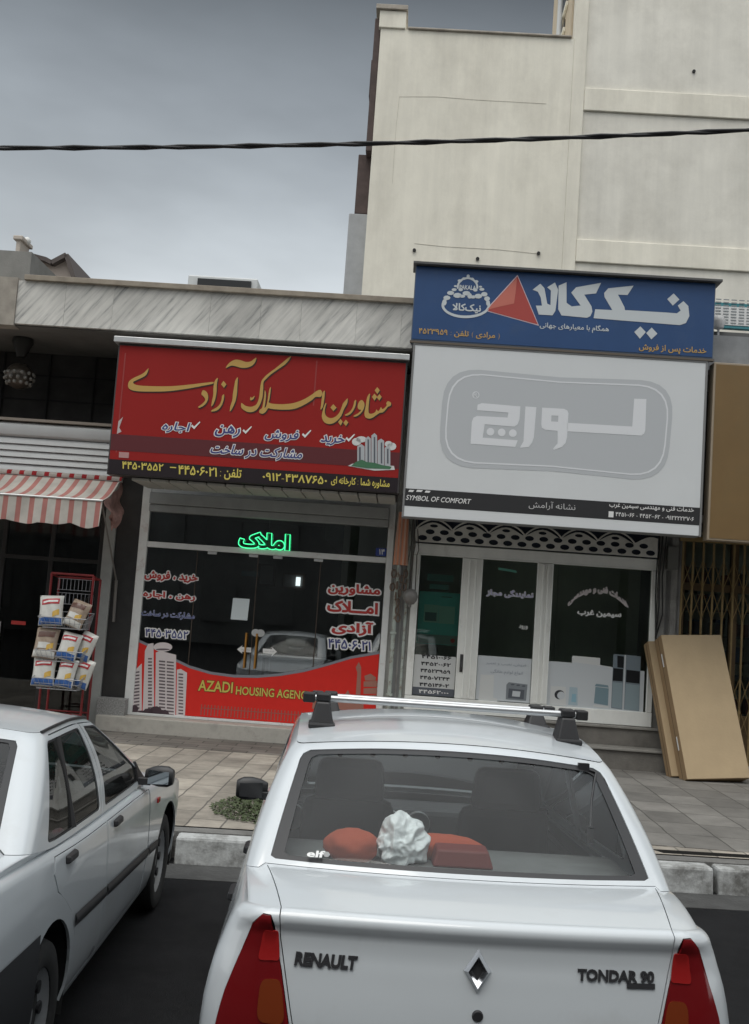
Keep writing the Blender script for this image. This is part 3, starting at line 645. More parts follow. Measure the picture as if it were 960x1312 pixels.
mb = MB(); mb.sheet(zoom([(639, 68), (764, 364), (448, 277)], *Z4, S), S-.0035); part('emblem_dark_face', mb, mat('emblem_red', (.40, .06, .05), .5), t)
mb = MB(); mb.sheet(zoom([(637, 74), (628, 160), (618, 235), (540, 252), (452, 274)], *Z4, S), S-.005); part('emblem_light_face', mb, mat('emblem_salmon', (.55, .16, .12), .5), t)
# crest: oval ring with scroll leaves
mb = MB()
ring = lambda cx, cy, a, b, w_, n, a0, a1: [ (cx+a*math.cos(a0+(a1-a0)*i/n), cy+b*math.sin(a0+(a1-a0)*i/n)) for i in range(n+1)] + [(cx+(a-w_)*math.cos(a0+(a1-a0)*i/n), cy+(b-w_)*math.sin(a0+(a1-a0)*i/n)) for i in range(n, -1, -1)]
mb.sheet(zoom(ring(322, 245, 150, 80, 16, 40, -.5, math.pi+.5), *Z4, S), S-.004)
mb.sheet(zoom(ring(332, 135, 66, 62, 12, 24, math.pi*.95, math.pi*2.05), *Z4, S), S-.0042)
for x, y, a, b in [(336, 68, 10, 12), (250, 150, 16, 9), (420, 148, 16, 9), (228, 170, 22, 13), (435, 178, 20, 14), (205, 200, 22, 14), (452, 205, 18, 14), (270, 185, 26, 16), (398, 190, 24, 15), (290, 150, 14, 10), (380, 152, 14, 10), (300, 190, 18, 10), (365, 195, 18, 10), (325, 172, 24, 14), (345, 188, 14, 18), (258, 128, 10, 6), (412, 132, 10, 6), (285, 95, 14, 9), (385, 100, 14, 9), (310, 82, 12, 8), (360, 84, 12, 8), (190, 228, 14, 20), (458, 232, 12, 18)]:
    mb.sheet(zoom(disc(x, y, a, 9, b), *Z4, S), S-.0043)
part('crest', mb, mat('faded_white', ()), t)
lettering(t, 'PAKALA', (589, 365, 610, 372), S, mat('faded_white', ()), .03)
lettering(t, 'نیک‌کالا', (580, 388, 616, 402), S, mat('faded_white', ()), .03)
lettering(t, 'همگام با معیارهای جهانی', (692, 412, 780, 428), S, mat('faded_white', ()), .012)
ora = mat('faded_orange', (.48, .30, .10), .5)
lettering(t, 'خدمات پس از فروش', (819, 440, 905, 456), S, ora, .02)
lettering(t, '( مرادی ) تلفن : ۴۵۲۳۹۵۹', (537, 420, 640, 436), S, ora, .02)

# --- grey sign
u0, u1, z0, z1 = .375, 3.985, 3.15, 5.30
t = thing('shop_sign', 'large pale grey sign with a faded rounded logo plate and a black bottom strip', 'sign', (u0, SV, z0))
mb = MB(); mb.box(u0, u1, SV, SV+.25, z0, z1); part('case', mb, mat('grey_case', (.25, .26, .27), .5), t, bevel=.006)
mb = MB(); mb.box(u0+.02, u1-.02, SV-.006, SV-.001, z0+.01, z1-.01); part('panel', mb, mat('sign_grey', (.65, .67, .68), .45, var=.03, scale=1), t)
mb = MB(); mb.box(u0-.005, u1+.005, SV-.012, SV+.02, z1-.008, z1+.02); mb.box(u1-.018, u1+.006, SV-.012, SV+.02, z0, z1-.01); mb.box(u0-.006, u0+.018, SV-.012, SV+.02, z0, z1-.01); part('trim', mb, mat('trim_grey', (.20, .20, .20), .5), t)
Z3 = (510, 320, 2.1333)
def rbox(tl, tr, br_, bl, r, n=6):
    P4 = [Vector(q_) for q_ in (tl, tr, br_, bl)]; o_ = []
    for i in range(4):
        p, a, b = P4[i], P4[i-1], P4[(i+1) % 4]; da = (a-p).normalized(); db = (b-p).normalized()
        for k in range(n+1):
            s_ = k/n; o_.append(tuple(p + da*r*(1-s_)**2 + db*r*s_**2))
        m_ = (p+b)/2; cc = sum(P4, Vector((0, 0)))/4
        if i in (0, 2): o_.append(tuple(m_ + (cc-m_)*.05))
    return o_
outer = rbox((128, 322), (758, 362), (734, 634), (108, 590), 95)
inner = rbox((142, 334), (746, 374), (724, 622), (122, 578), 88)
inn2 = rbox((146, 338), (742, 378), (720, 618), (126, 574), 86)
lg = mat('logo_grey', (.49, .51, .53), .5); lw = mat('logo_pale', (.73, .745, .77), .5)
mb = MB(); mb.sheet(zoom(outer, *Z3, S), S-.002); part('logo_plate', mb, lg, t)
mb = MB(); a = zoom(inner, *Z3, S); b = zoom(inn2, *Z3, S); n = len(a)
mb.add([(x, S-.0035, z) for x, z in a+b], [(i, i+n, (i+1) % n+n, (i+1) % n) for i in range(n)]); part('logo_line', mb, lw, t)
Z6 = (590, 490, 3.84); mb = MB()
for p in ([(855,80),(915,82),(910,235),(904,252),(890,262),(525,241),(525,199),(845,217)], [(320,118),(374,122),(362,270),(352,298),(335,318),(292,322),(310,290)],
          [(85,110),(105,102),(295,118),(291,180),(282,206),(265,218),(120,206),(110,272),(282,285),(270,318),(50,302),(56,195),(64,174),(82,165),(232,173),(236,149),(82,137)]):
    mb.sheet(zoom(p, *Z6, S), S-.004)
waw = [(402,124),(510,130),(526,138),(532,152),(525,270),(518,298),(500,318),(460,332),(455,326),(478,300),(478,239),(415,233),(400,222),(398,205)]
hol = [(448,163),(482,165),(480,194),(447,192)]
g = ground(zoom(waw, *Z6, S), [zoom(hol, *Z6, S)], 0); mb.add([(x, S-.004, y) for x, y, _ in g.v], g.f)
for x, y in ((148, 243), (203, 246), (258, 250)): mb.sheet(zoom(disc(x, y, 19), *Z6, S), S-.004)
a = zoom(disc(76, 62, 18, 16), *Z6, S); b = zoom(disc(76, 62, 14, 16), *Z6, S)
mb.add([(x, S-.004, z) for x, z in a+b], [(i, i+16, (i+1) % 16+16, (i+1) % 16) for i in range(16)])
part('logo_lettering', mb, lw, t)
lettering(t, 'R', (607, 503, 612, 509), S-.0005, lw)
a = fac(519, 625, S); b = fac(895, 651, S); c = fac(895, 673, S); d = fac(519, 648, S)
zA, zB = (a[1]+b[1])/2, (c[1]+d[1])/2
mb = MB(); mb.box(u0+.02, u1-.02, S-.002, S-.0005, zB, zA); part('black_strip', mb, mat('strip_charcoal', (.028, .028, .030), .45), t)
lettering(t, 'SYMBOL OF COMFORT', (521, 634, 603, 646), S-.002, white_v, .01, .2)
mb = MB()
for x, y, w_ in ((523, 627.5, 8), (533, 627.5, 9), (544, 628.5, 8)): mb.sheet(Q([(x+2, y), (x+w_, y+.6), (x+w_-2, y+3), (x, y+2.5)]), S-.004)
part('strip_mark', mb, white_v, t)
lettering(t, 'نشانه آرامش', (678, 641, 737, 656), S-.002, mat('strip_pale', (.5, .5, .5), .5), .0)
lettering(t, 'خدمات فنی و مهندسی سیمین غرب', (781, 643, 889, 658), S-.002, white_v, .012)
lettering(t, '۴۴۵۱۰۰۶۶ - ۴۴۵۲۰۰۶۲ - ۰۹۱۲۲۲۲۳۷۰۶', (789, 656, 889, 668), S-.002, white_v, .012)
mb = MB(); a = fr(780, 655, 786, 663, S); mb.box(a[0], a[1], S-.0045, S-.003, a[2], a[3]); part('phone_mark', mb, white_v, t)
# --- brown sign at the right edge
u0 = fac(915, 472, SV)[0]
t = thing('shop_sign', 'plain brown tan sign cut off by the right edge of the photo', 'sign', (u0, SV, 3.12))
mb = MB(); mb.box(u0, u0+3.6, SV, SV+.2, 3.12, 5.31); part('case', mb, mat('tan_case', (.33, .27, .2), .5), t, bevel=.006)
mb = MB(); mb.box(u0+.025, u0+3.57, SV-.006, SV-.001, 3.145, 5.285); part('panel', mb, mat('sign_tan', (.185, .115, .045), .5, var=.1, scale=1.3, dirt=(.17, .115, .05), dscale=1.5), t)
# --- teal framed board above it
u0, u1, z0, z1 = fr(917, 387, 990, 424, -.6)
t = thing('notice_board', 'white printed board in a teal frame behind the blue sign end', 'board', (u0, -.6, z0))
mb = MB(); mb.box(u0-.6, u1, -.6, -.52, z0, z1); part('frame', mb, mat('teal_frame', (.06, .26, .30), .5), t, bevel=.004)
mb = MB(); mb.box(u0-.55, u1-.05, -.607, -.602, z0+.04, z1-.05); part('sheet', mb, white_v, t)
mb = MB()
for k in range(9): 
    for j in range(8): mb.box(u0+.0+j*.1, u0+.07+j*.1, -.611, -.608, z0+.06+k*.038, z0+.06+k*.038+.014)
part('print_line', mb, mat('print_grey2', (.25, .27, .28), .6), t)
mb = MB(); c = fac(921, 412, -.75); mb.lathe([(0, -.1), (.06, -.09), (.09, 0), (.06, .06), (0, .07)], (c[0], -.75, c[1]), 'Z', 12)
mb.tube([(c[0], -.75, c[1]-.08), (c[0], -.75, 5.7)], .015, 6)
single('dome_device', mb, mat('dome_grey', (.5, .5, .5), .4), 'small pale dome device beside the teal framed board', 'camera', (c[0], -.75, 5.7), smooth=50)  # pale dome on a thin stem, purpose unknown
# ================================================================== ESTATE AGENCY SHOP FRONT
pane = glass('shop_glass', (.72, .76, .76), 1.95)
t = thing('storefront', 'aluminium framed glass front of the estate agency with red vinyl lettering', 'shop front', (-1.4, 0, .41))
mb = MB()
for a, b in ((-3.115, -3.0), (.20, .285)): mb.box(a, b, -.03, .07, .407, 3.44)
mb.box(-2.998, .198, -.028, .06, 2.625, 2.70); mb.box(-2.998, .198, -.02, .06, 3.36, 3.43); mb.box(-2.998, .198, -.02, .06, .407, .44)
part('frame', mb, alup, t, bevel=.005)
mb = MB(); mb.box(-3.0, .2, -.12, .1, 3.20, 3.355); mb.box(-3.0, .2, -.10, .1, 3.10, 3.195); part('shutter_rail', mb, mat('shutter_grey', (.30, .31, .31), .5, var=.1), t, bevel=.008)
for a, b in ((-2.99, -1.39), (-1.386, .19)): mb = MB(); mb.box(a, b, .01, .018, 2.702, 3.098); part('transom_pane', mb, pane, t)
xj = [fac(243, 830)[0], fac(322, 830)[0], fac(403, 830)[0]]
for a, b in ((-2.99, xj[0]-.004), (xj[2]+.004, .19)): mb = MB(); mb.box(a, b, .01, .018, .442, 2.62); part('side_pane', mb, pane, t)
for k in (0, 1):
    mb = MB(); mb.box(xj[k]+.004, xj[k+1]-.004, .005, .014, .45, 2.615); d = part('door', mb, pane, t)
    h = xj[1] + (-.07 if k == 0 else .07)
    mb = MB(); mb.tube([(h, -.05, 1.12), (h, -.05, 1.58)], .014, 8); mb.tube([(h, .005, 1.2), (h, -.05, 1.2)], .008, 6); mb.tube([(h, .005, 1.5), (h, -.05, 1.5)], .008, 6)
    part('handle', mb, mat('brass', (.45, .22, .05), .35, metal=.7), d, smooth=40)
for x in xj: mb = MB(); mb.box(x-.006, x+.006, .0, .02, .45, 2.615); part('joint_strip', mb, mat('joint_dark', (.05, .035, .025), .5), t)
for x, y in ((272, 711), (325, 715), (356, 717), (408, 721)):
    mb = MB(); c = fac(x, y); mb.box(c[0]-.06, c[0]+.06, -.012, .025, 2.585, 2.623); part('patch_fitting', mb, alu, t, bevel=.003)
mb = MB(); c = fac(331, 811); mb.sheet(disc(c[0]-.033, c[1], .055, 14, .05), -.012); mb.sheet(disc(c[0]+.033, c[1], .055, 14, .05), -.0125); part('lock_plate', mb, alu, t)
# red band with its curved top, printed vinyl
G = 0.003
E_ = lambda pts, v=G: [fac(x, y, v) for x, y in pts]
top = [(165, 822), (183, 825), (200, 833), (222, 846), (243, 856), (270, 864), (300, 868), (330, 868.5), (360, 866), (390, 861), (420, 853), (450, 844), (487, 838)]
red_band = mat('red_film', (.68, .032, .024), .5, spec=.2, var=.04)
bot = [(487, 914), (403, 925), (322, 930), (243, 922), (163, 914)]
mb = MB(); zb0 = .445
curve = E_(top); curve[0] = (-2.995, curve[0][1]); curve[-1] = (.195, curve[-1][1])
mb.sheet([(-2.995, zb0)] + curve + [(.195, zb0)], G-.004); part('red_film', mb, red_band, t)
mb = MB(); n = len(curve); cs = curve
mb.add([(x, G-.006, z) for x, z in cs] + [(x, G-.006, z+.035) for x, z in cs], [(i, i+n, i+n+1, i+1) for i in range(n-1)]); part('film_edge', mb, mat('film_grey', (.22, .23, .26), .5), t)
# printed railings
mb = MB()
for i in range(52):
    x = -2.1 + i*.042*1.05
    if x > .15: break
    mb.box(x, x+.014, G-.0062, G-.0058, zb0+.02, zb0+.16)
mb.box(-2.1, .18, G-.0063, G-.0059, zb0+.11, zb0+.12); part('railing_print', mb, mat('print_rail', (.36, .10, .08), .5), t)
# printed apartment tower
mb = MB()
for p in ([(183, 912), (186, 834), (190, 825), (197, 824), (198, 914)], [(199, 914), (200, 836), (206, 834), (226, 839), (225, 917)], [(226, 918), (227, 858), (232, 857), (240, 862), (237, 920)], [(168, 912), (170, 862), (182, 850), (182, 912)]):
    mb.sheet(E_(p), G-.0065)
mb.sheet(E_(disc(209, 829, 12, 20, 6)), G-.0068); part('tower_print', mb, mat('print_tower', (.66, .60, .60), .5), t)
mb = MB()
for k in range(17):
    y = 846+k*4.2; mb.sheet(E_([(204, y), (212, y+.8), (212, y+2.8), (204, y+2)]), G-.0075); mb.sheet(E_([(214, y+1), (223, y+2), (223, y+3.8), (214, y+3)]), G-.0075)
    if k > 2: mb.sheet(E_([(229, y+4), (235, y+4.6), (235, y+6.4), (229, y+5.8)]), G-.0075)
    mb.sheet(E_([(190, y-3), (195, y-3), (195, y-1), (190, y-1)]), G-.0075)
    if k > 3: mb.sheet(E_([(172, y-2), (179, y-3), (179, y-1), (172, y)]), G-.0075)
mb.sheet(E_(disc(209, 832, 9, 14, 1.2)), G-.0075); part('tower_window_print', mb, mat('print_tower_dark', (.13, .10, .11), .5), t)
mb = MB()
for x, y, a in ((172, 908, 6), (190, 913, 7), (200, 911, 8), (211, 914, 6), (182, 914, 5)): mb.sheet(E_(disc(x, y, a, 9, a*.8)), G-.0085)
part('shrub_print', mb, mat('print_shrub', (.06, .035, .045), .6), t)
# printed column group at the right: a plain carved pillar and a pointed shaft
mb = MB()
mb.sheet(E_([(456, 890), (458, 862), (456, 855), (460, 848), (463, 855), (462, 890)]), G-.0065)
for k in range(3): mb.sheet(E_([(466, 880+k*9), (466, 873+k*9), (483, 872+k*9), (484, 880+k*9)]), G-.0066)
mb.sheet(E_([(468, 872), (467, 866), (475, 863), (482, 868), (481, 872)]), G-.0067); mb.sheet(E_([(400, 908), (402, 893), (440, 893), (446, 884), (450, 893), (466, 895), (466, 910)]), G-.0064)
part('pillar_print', mb, mat('print_pillar', (.36, .16, .12), .6), t)
ow = .075
def glassword(tx, px, m, bold=.045, o=white_v, ow_=.10, v=G):
    lettering(t, tx, px, v, m, bold, 0, o, ow_)
pale_blue = mat('pale_blue_vinyl', (.42, .46, .62), .5)
glassword('خرید ، فروش', (186, 730, 253, 748), red_v); glassword('رهن ، اجاره', (184, 756, 250, 771), red_v)
glassword('مشارکت در ساخت', (182, 781, 249, 795), navy, .01, pale_blue, .05); glassword('۴۴۵۰۳۵۵۲', (187, 805, 241, 819), navy, .02)
glassword('مشاورین', (421, 746, 487, 766), red_v); glassword('امـــلاک', (420, 768, 484, 788), red_v); glassword('آزادی', (426, 794, 478, 816), red_v); glassword('۴۴۵۰۶۰۲۱', (421, 818, 475, 834), navy, .02)
lettering(t, 'AZADI', (255, 871, 298, 888), G-.004, yellow, .02, 0, mat('letter_brown', (.16, .03, .01), .5), .04)
lettering(t, 'HOUSING AGENCY', (303, 879, 400, 897), G-.004, yellow, .02, 0, mat('letter_brown', ()), .04)
for s_, x, y in ((-1, 304, 832), (1, 355, 835)):
    mb = MB(); mb.sheet(E_([(x, y)]+[(x-s_*7, y-s_*.4-6), (x-s_*6, y-3.2), (x-s_*18, y-3.2-s_*1), (x-s_*18, y+3-s_*1), (x-s_*6, y+3), (x-s_*7, y+6)]), -.003); part('arrow_sticker', mb, white_v, t)
lettering(t, 'بکشید', (309, 831, 320, 834), -.001, mat('print_grey2', ()), 0); lettering(t, 'فشار دهید', (339, 833, 351, 836), -.001, mat('print_grey2', ()), 0)
a = fr(482, 702, 496, 713); mb = MB(); mb.box(a[0], .195, -.02, .008, a[2], a[3]); np_ = part('number_plate', mb, mat('plate_blue', (.04, .07, .28), .4), t)
mb = MB(); write(mb, '۱۴', fr(486, 703.5, 493, 711), -.024, .02); part('plate_number', mb, white_v, np_)
# things inside and on the glass
mb = MB(); a = fr(298, 766, 318, 795); mb.hexa([(a[0], -.006, a[2]), (a[1]-.01, -.006, a[2]), (a[1]-.01, -.003, a[2]), (a[0], -.003, a[2]), (a[0]+.01, -.006, a[3]), (a[1], -.006, a[3]), (a[1], -.003, a[3]), (a[0]+.01, -.003, a[3])])
single('paper_notice', mb, mat('paper', (.62, .68, .70), .8), 'white paper sheet taped on the left glass door of the agency', 'paper', (a[0], -.004, a[2]))
mb = MB(); a = fr(310, 731, 331, 739, .03); mb.box(a[0], a[1], .02, .022, a[2], a[3])
single('hours_card', mb, mat('paper_blue', (.20, .28, .31), .7), 'small bluish card behind the glass above the white notice', 'card', (a[0], .02, a[2]))
def frame_pic(px, v, lab, dots=False):
    a = fr(*px, v); p = thing('picture_frame', lab, 'picture frame', (a[0], v, a[2]))
    mb = MB(); mb.box(a[0], a[1], v-.03, v+.02, a[2], a[2]+.04); mb.box(a[0], a[1], v-.03, v+.02, a[3]-.04, a[3]); mb.box(a[0], a[0]+.04, v-.03, v+.02, a[2]+.041, a[3]-.041); mb.box(a[1]-.04, a[1], v-.03, v+.02, a[2]+.041, a[3]-.041); part('frame', mb, mat('frame_wood', (.05, .03, .02), .4), p)
    mb = MB(); mb.box(a[0]+.04, a[1]-.04, v-.01, v+.0, a[2]+.04, a[3]-.04); part('print', mb, mat('print_dull', (.16, .16, .16), .3), p)
frame_pic((363, 733, 390, 756), 5.4, 'dark framed picture hanging on the back wall of the agency, right one')
frame_pic((332, 722, 352, 752), 5.4, 'dark framed picture on the back wall seen by the door joint')
c = fac(382, 745, 5.3); mb = MB(); mb.box(c[0]-.04, c[0]+.04, 5.3, 5.34, c[1]-.08, c[1]+.08)  # glowing patch added to imitate a reflection on the picture glass
single('reflection_patch', mb, mat('white_glow', (.8, .8, .78), .4, emit=(.95, 1, 1), estr=1.2), 'small glowing white patch standing in for a reflection on the framed picture in the agency', 'lamp', (c[0], 5.3, c[1]))
c = fac(257, 716, 2.0); mb = MB(); mb.lathe([(0, -.03), (.07, -.03), (.08, 0), (.05, .04)], (c[0], 2.0, 3.42), 'Z', 14)
single('ceiling_lamp', mb, mat('white_glow', ()), 'dim round lamp on the agency ceiling near the left door', 'lamp', (c[0], 2.0, 3.42))
# desk and chair in the agency
t = thing('office_desk', 'dark desk standing in the dim agency room', 'desk', (-1.0, 3.6, .40))
mb = MB(); mb.box(-1.8, -.2, 3.2, 3.9, 1.10, 1.15); part('desk_top', mb, mat('wood_dark', (.07, .045, .03), .4), t, bevel=.005)
for u_ in (-1.75, -.3): mb = MB(); mb.box(u_, u_+.05, 3.25, 3.85, .40, 1.098); part('leg_panel', mb, mat('wood_dark', ()), t)
mb = MB(); mb.box(-1.69, -.31, 3.8, 3.83, .6, 1.098); part('front_panel', mb, mat('wood_dark', ()), t)
# neon word
u0, u1, z0, z1 = fr(307, 680, 371, 706, -.05)
t = thing('neon_sign', 'green neon word glowing above the agency doors', 'neon sign', (u0, -.05, z0))
mb = MB(); write(mb, 'املاک', (u0, u1, z0, z1), -.05, .065, tube=.0055); part('tube', mb, mat('neon_green', (.05, .5, .2), .4, emit=(.06, 1.0, .36), estr=.95), t)
mb = MB(); write(mb, 'املاک', (u0, u1, z0, z1), -.03); part('backing', mb, mat('neon_back', (.02, .06, .035), .5), t)

# ================================================================== APPLIANCE SHOP FRONT
wf = mat('white_frame', (.84, .845, .81), .5, var=.06, scale=4, dirt=(.56, .545, .50), dscale=3.5, dlo=.58, dhi=.85, stretch=(1, 1, .6))
pane2 = glass('appliance_glass', (.74, .80, .77), 1.5)
t = thing('storefront', 'white framed front of the appliance shop with three tall glass leaves', 'shop front', (2.2, 0, .73))
P3 = [(.655, 1.21), (1.485, 2.20), (2.415, 3.70)]; zb1, zt1 = .93, 2.765
mb = MB(); mb.box(.56, 3.78, -.03, .06, 2.77, 2.92); mb.box(.56, 3.78, -.04, .06, .735, .92)
xs = [.56] + [x for p in P3 for x in p] + [3.78]
for a, b in zip(xs[::2], xs[1::2]): mb.box(a+.002, b-.002, -.03, .06, .925, 2.765)
part('frame', mb, wf, t, bevel=.006)
mb = MB()
for u_ in (1.30, 1.385, 2.27, 2.335): mb.box(u_, u_+.022, -.055, -.031, .94, 2.75)
for a, b in P3: mb.box(a-.02, b+.02, -.038, -.031, 2.766, 2.785); mb.box(a-.02, a-.002, -.038, -.031, .925, 2.765); mb.box(b+.002, b+.02, -.038, -.031, .925, 2.765)
part('bead', mb, wf, t, bevel=.003)
for a, b in P3: mb = MB(); mb.box(a-.01, b+.01, .0, .008, .915, 2.775); part('window_pane', mb, pane2, t)
mb = MB(); mb.tube([(1.275, -.06, 1.30), (1.275, -.075, 1.34), (1.275, -.06, 1.40)], .012, 7); mb.box(1.255, 1.295, -.04, -.031, 1.27, 1.5); part('handle', mb, mat('handle_dark', (.05, .05, .05), .4), t)
V2 = -.002
F_ = lambda pts: [fac(x, y, V2) for x, y in pts]
vin = mat('print_pale', (.56, .59, .61), .5)
def sh(name, polys, m, dv):
    mb = MB()
    for p in polys: mb.sheet(F_(p), V2-dv)
    return part(name, mb, m, t)
a = fac(530, 838, V2)[1]
mb = MB(); mb.box(.66, 1.205, V2-.004, V2-.003, .99, a); part('number_panel', mb, mat('print_paper', (.58, .59, .58), .6), t)
mb = MB(); mb.box(.66, 1.205, V2-.0052, V2-.0042, .935, .985+.05); part('number_panel_dark', mb, mat('print_dark', ()), t)
ink = mat('ink', (.03, .03, .035), .6)
for k, s_ in enumerate(['۴۴۵۱۰۰۶۶', '۴۴۵۲۰۰۶۲', '۴۴۵۲۳۹۵۹', '۴۴۵۰۷۲۴۴', '۴۴۵۱۴۶۰۲', '۴۴۵۶۲۰۰۰']):
    y = 838.5 + k*8.9; x = 540.5 - k*.75
    lettering(t, s_, (x, y, x+38, y+7.4), V2-.003, white_v if k == 5 else ink, .03)
lettering(t, 'نمایندگی مجاز', (624, 754, 683, 768), V2, mat('lilac', (.42, .40, .62), .5), .02, 0, white_v, .05)
lettering(t, 'سیمین غرب', (740, 780, 796, 793), V2, white_v, .05)
box = fr(729, 747, 806, 764, V2); mb = MB(); write(mb, 'خدمات فنی و مهندسی', box, V2-.004, .09, arc=.20); part('lettering', mb, mat('pale_pink', (.55, .50, .50), .5), t)
sh('sticker', [[(639, 727), (662, 731), (662, 734), (639, 730)]], mat('teal_print', (.10, .30, .24), .5), .003)
mb = MB(); write(mb, 'ورود', fr(665, 800, 676, 807, V2), V2-.003, .02); part('small_sticker', mb, white_v, t)
# white backing film with the appliance pictures
mb = MB(); z = fac(650, 842, V2)[1]; mb.box(1.49, 2.195, V2-.004, V2-.003, .93, z); part('film_panel', mb, vin, t)
lettering(t, 'فروش، نصب و تعمیر', (623, 847, 674, 855), V2-.003, mat('print_greyblue', (.35, .38, .43), .5), .0)
lettering(t, 'انواع لوازم خانگی', (629, 857, 670, 866), V2-.003, mat('print_greyblue', ()), .01)
sh('fridge_print', [[(613, 897), (616, 864), (633, 865), (632, 894), (637, 895), (637, 899)]], mat('print_white', ()), .0045)
sh('cooker_print', [[(649, 877), (652, 874), (676, 877), (674, 898), (648, 896)]], mat('print_steel', (.22, .24, .26), .4), .005)
sh('cooker_face_print', [[(652, 882), (672, 884), (671, 896), (651, 894)]], mat('print_dark', ()), .006); sh('cooker_window_print', [[(657, 885), (667, 886), (666, 893), (656, 892)]], mat('print_pale', ()), .007)
sh('hob_print', [disc(657, 877, 2.6, 8, 1), disc(664, 878, 2.6, 8, 1), disc(671, 879, 2.6, 8, 1)], mat('print_dark', ()), .006)
sh('film_panel', [[(700, 903), (703, 847), (733, 849), (733, 841), (768, 843), (769, 852), (787, 855), (800, 857), (826, 860), (824, 913)]], vin, .003)
sh('film_panel', [[(733, 848), (734, 840), (769, 843), (769, 853)]], mat('print_white', ()), .0035)
sh('washer_print', [[(704, 903), (706, 879), (725, 880), (725, 904)]], mat('print_white', ()), .0045)
sh('washer_door_print', [disc(717, 890, 6.5, 18, 6)], ink, .0055); sh('washer_glass_print', [disc(719, 891, 5, 16, 5)], vin, .0065)
sh('cooler_print', [[(728, 903), (730, 880), (740, 881), (740, 904)]], mat('print_cool', (.40, .50, .55), .4), .0045); sh('cooler_front_print', [[(732, 899), (733, 889), (738, 889), (738, 900)]], mat('print_blue', (.28, .46, .55), .4), .0055)
sh('oven_print', [[(761, 901), (763, 880), (780, 882), (779, 904)], [(762, 879), (764, 876), (779, 878), (780, 881)]], mat('print_teal', (.20, .29, .33), .4), .005); sh('oven_base_print', [[(760, 903), (780, 905), (780, 907), (760, 905)]], mat('print_white', ()), .0055)
sh('large_fridge_print', [[(783, 907), (786, 838), (800, 839), (797, 909)], [(799.5, 909), (802.5, 839), (821, 841), (819, 911)]], mat('print_fridge', (.19, .23, .26), .35), .0052)
sh('large_fridge_trim_print', [[(797.3, 909), (800.2, 839), (802.2, 839), (799.3, 909)]], mat('print_pale', ()), .0058)
sh('large_fridge_dark_print', [[(785, 872), (786, 856), (798.5, 857), (797.8, 873)], [(802, 874), (802.6, 858), (820, 860), (819.5, 876)], [(791, 855), (791, 840), (799.5, 841), (799, 856)]], mat('print_black', (.012, .013, .015), .3), .0064)
sh('large_fridge_lower_print', [[(784, 906), (785, 874), (797.6, 875), (796.5, 908)], [(800, 909), (801.8, 876), (819.4, 878), (818.6, 910)]], mat('print_fridge2', (.27, .34, .37), .35), .0060)
# poster and display fridge picture inside the first leaf
t = thing('window_poster', 'teal poster with pictured appliances behind the left glass leaf', 'poster', (.70, .12, 1.3))
a = fr(538, 757, 588, 828, .12)
mb = MB(); mb.box(a[0], a[1], .12, .125, a[2], a[3]); part('sheet', mb, mat('poster_teal', (.12, .52, .47), .5, var=.1, scale=2), t)
H_ = lambda px, dv: fr(*px, .12-dv)
mb = MB(); b = H_((544, 774, 561, 798), .01); mb.box(b[0], b[1], .112, .118, b[2], b[3]); b = H_((563, 776, 582, 800), .01); mb.box(b[0], b[1], .112, .118, b[2], b[3]); part('appliance_picture', mb, mat('poster_mint', (.30, .55, .46), .5), t)
mb = MB(); b = H_((545, 784, 559, 796), .012); mb.box(b[0], b[1], .108, .1115, b[2], b[3]); b = H_((566, 764, 579, 766), .012); mb.box(b[0], b[1], .108, .1115, b[2], b[3]); part('dark_picture', mb, mat('poster_dark', (.08, .15, .15), .5), t)
mb = MB(); mb.box(a[0]+.01, a[1]-.01, .112, .118, a[2]+.01, a[2]+.13); part('bottom_strip', mb, mat('poster_grey', (.24, .32, .30), .5), t)
mb = MB(); c = fac(580, 821, .11); mb.sheet(disc(c[0], c[1], .03, 10), .1105); part('red_dot', mb, red_v, t)
for px, lab in (((548, 735, 581, 746), 'upper teal paper strip stuck above the poster'), ((551, 748, 575, 756), 'lower teal paper strip stuck above the poster')):
    b = fr(*px, .1); mb = MB(); mb.box(b[0], b[1], .1, .104, b[2], b[3]); single('paper_strip', mb, mat('poster_strip', (.12, .30, .27), .6), lab, 'paper strip', (b[0], .1, b[2]))
# fretwork strip above the shop
t = thing('fretwork_strip', 'pale metal fretwork strip with oval holes and scalloped top above the appliance shop', 'grille', (2.1, -.12, 2.93))
zL, zH = 2.935, 3.10; out_ = [(.56, zL), (3.74, zL)]; hol_ = []
for k in range(60):
    x = 3.74 - k*(3.18/59); out_.append((x, zH + .10*abs(math.sin((x-.56)/.477*math.pi))**1.3))
for k in range(17): hol_.append(disc(.66+k*.187, zL+.055, .062, 12, .036))
for k in range(16): hol_.append(disc(.755+k*.187, zL+.14, .060, 12, .034))
for k in range(6): hol_.append(disc(.80+k*.477, zH+.055, .055, 10, .022))
g = ground(out_, hol_, 0); n = len(g.v)
mb = MB(); mb.add([(x, -.12, y) for x, y, _ in g.v] + [(x, -.10, y) for x, y, _ in g.v], g.f + [tuple(i+n for i in f[::-1]) for f in g.f]); part('plate', mb, mat('fret_white', (.62, .61, .57), .6, var=.15, scale=6), t)
mb = MB()
for k in range(6):
    x0 = .57+k*.477; mb.tube([(x0+.477*i/10, -.13, zH+.01+.13*math.sin(math.pi*i/10)**.8) for i in range(11)], .011, 6)
part('scallop_rim', mb, mat('fret_white', ()), t, smooth=50)
mb = MB(); mb.box(.56, 3.76, -.08, .02, 2.93, 3.3); single('blue_backing', mb, mat('backing_blue', (.012, .018, .035), .5), 'dark blue board behind the fretwork strip', 'board', (2, -.05, 2.93))

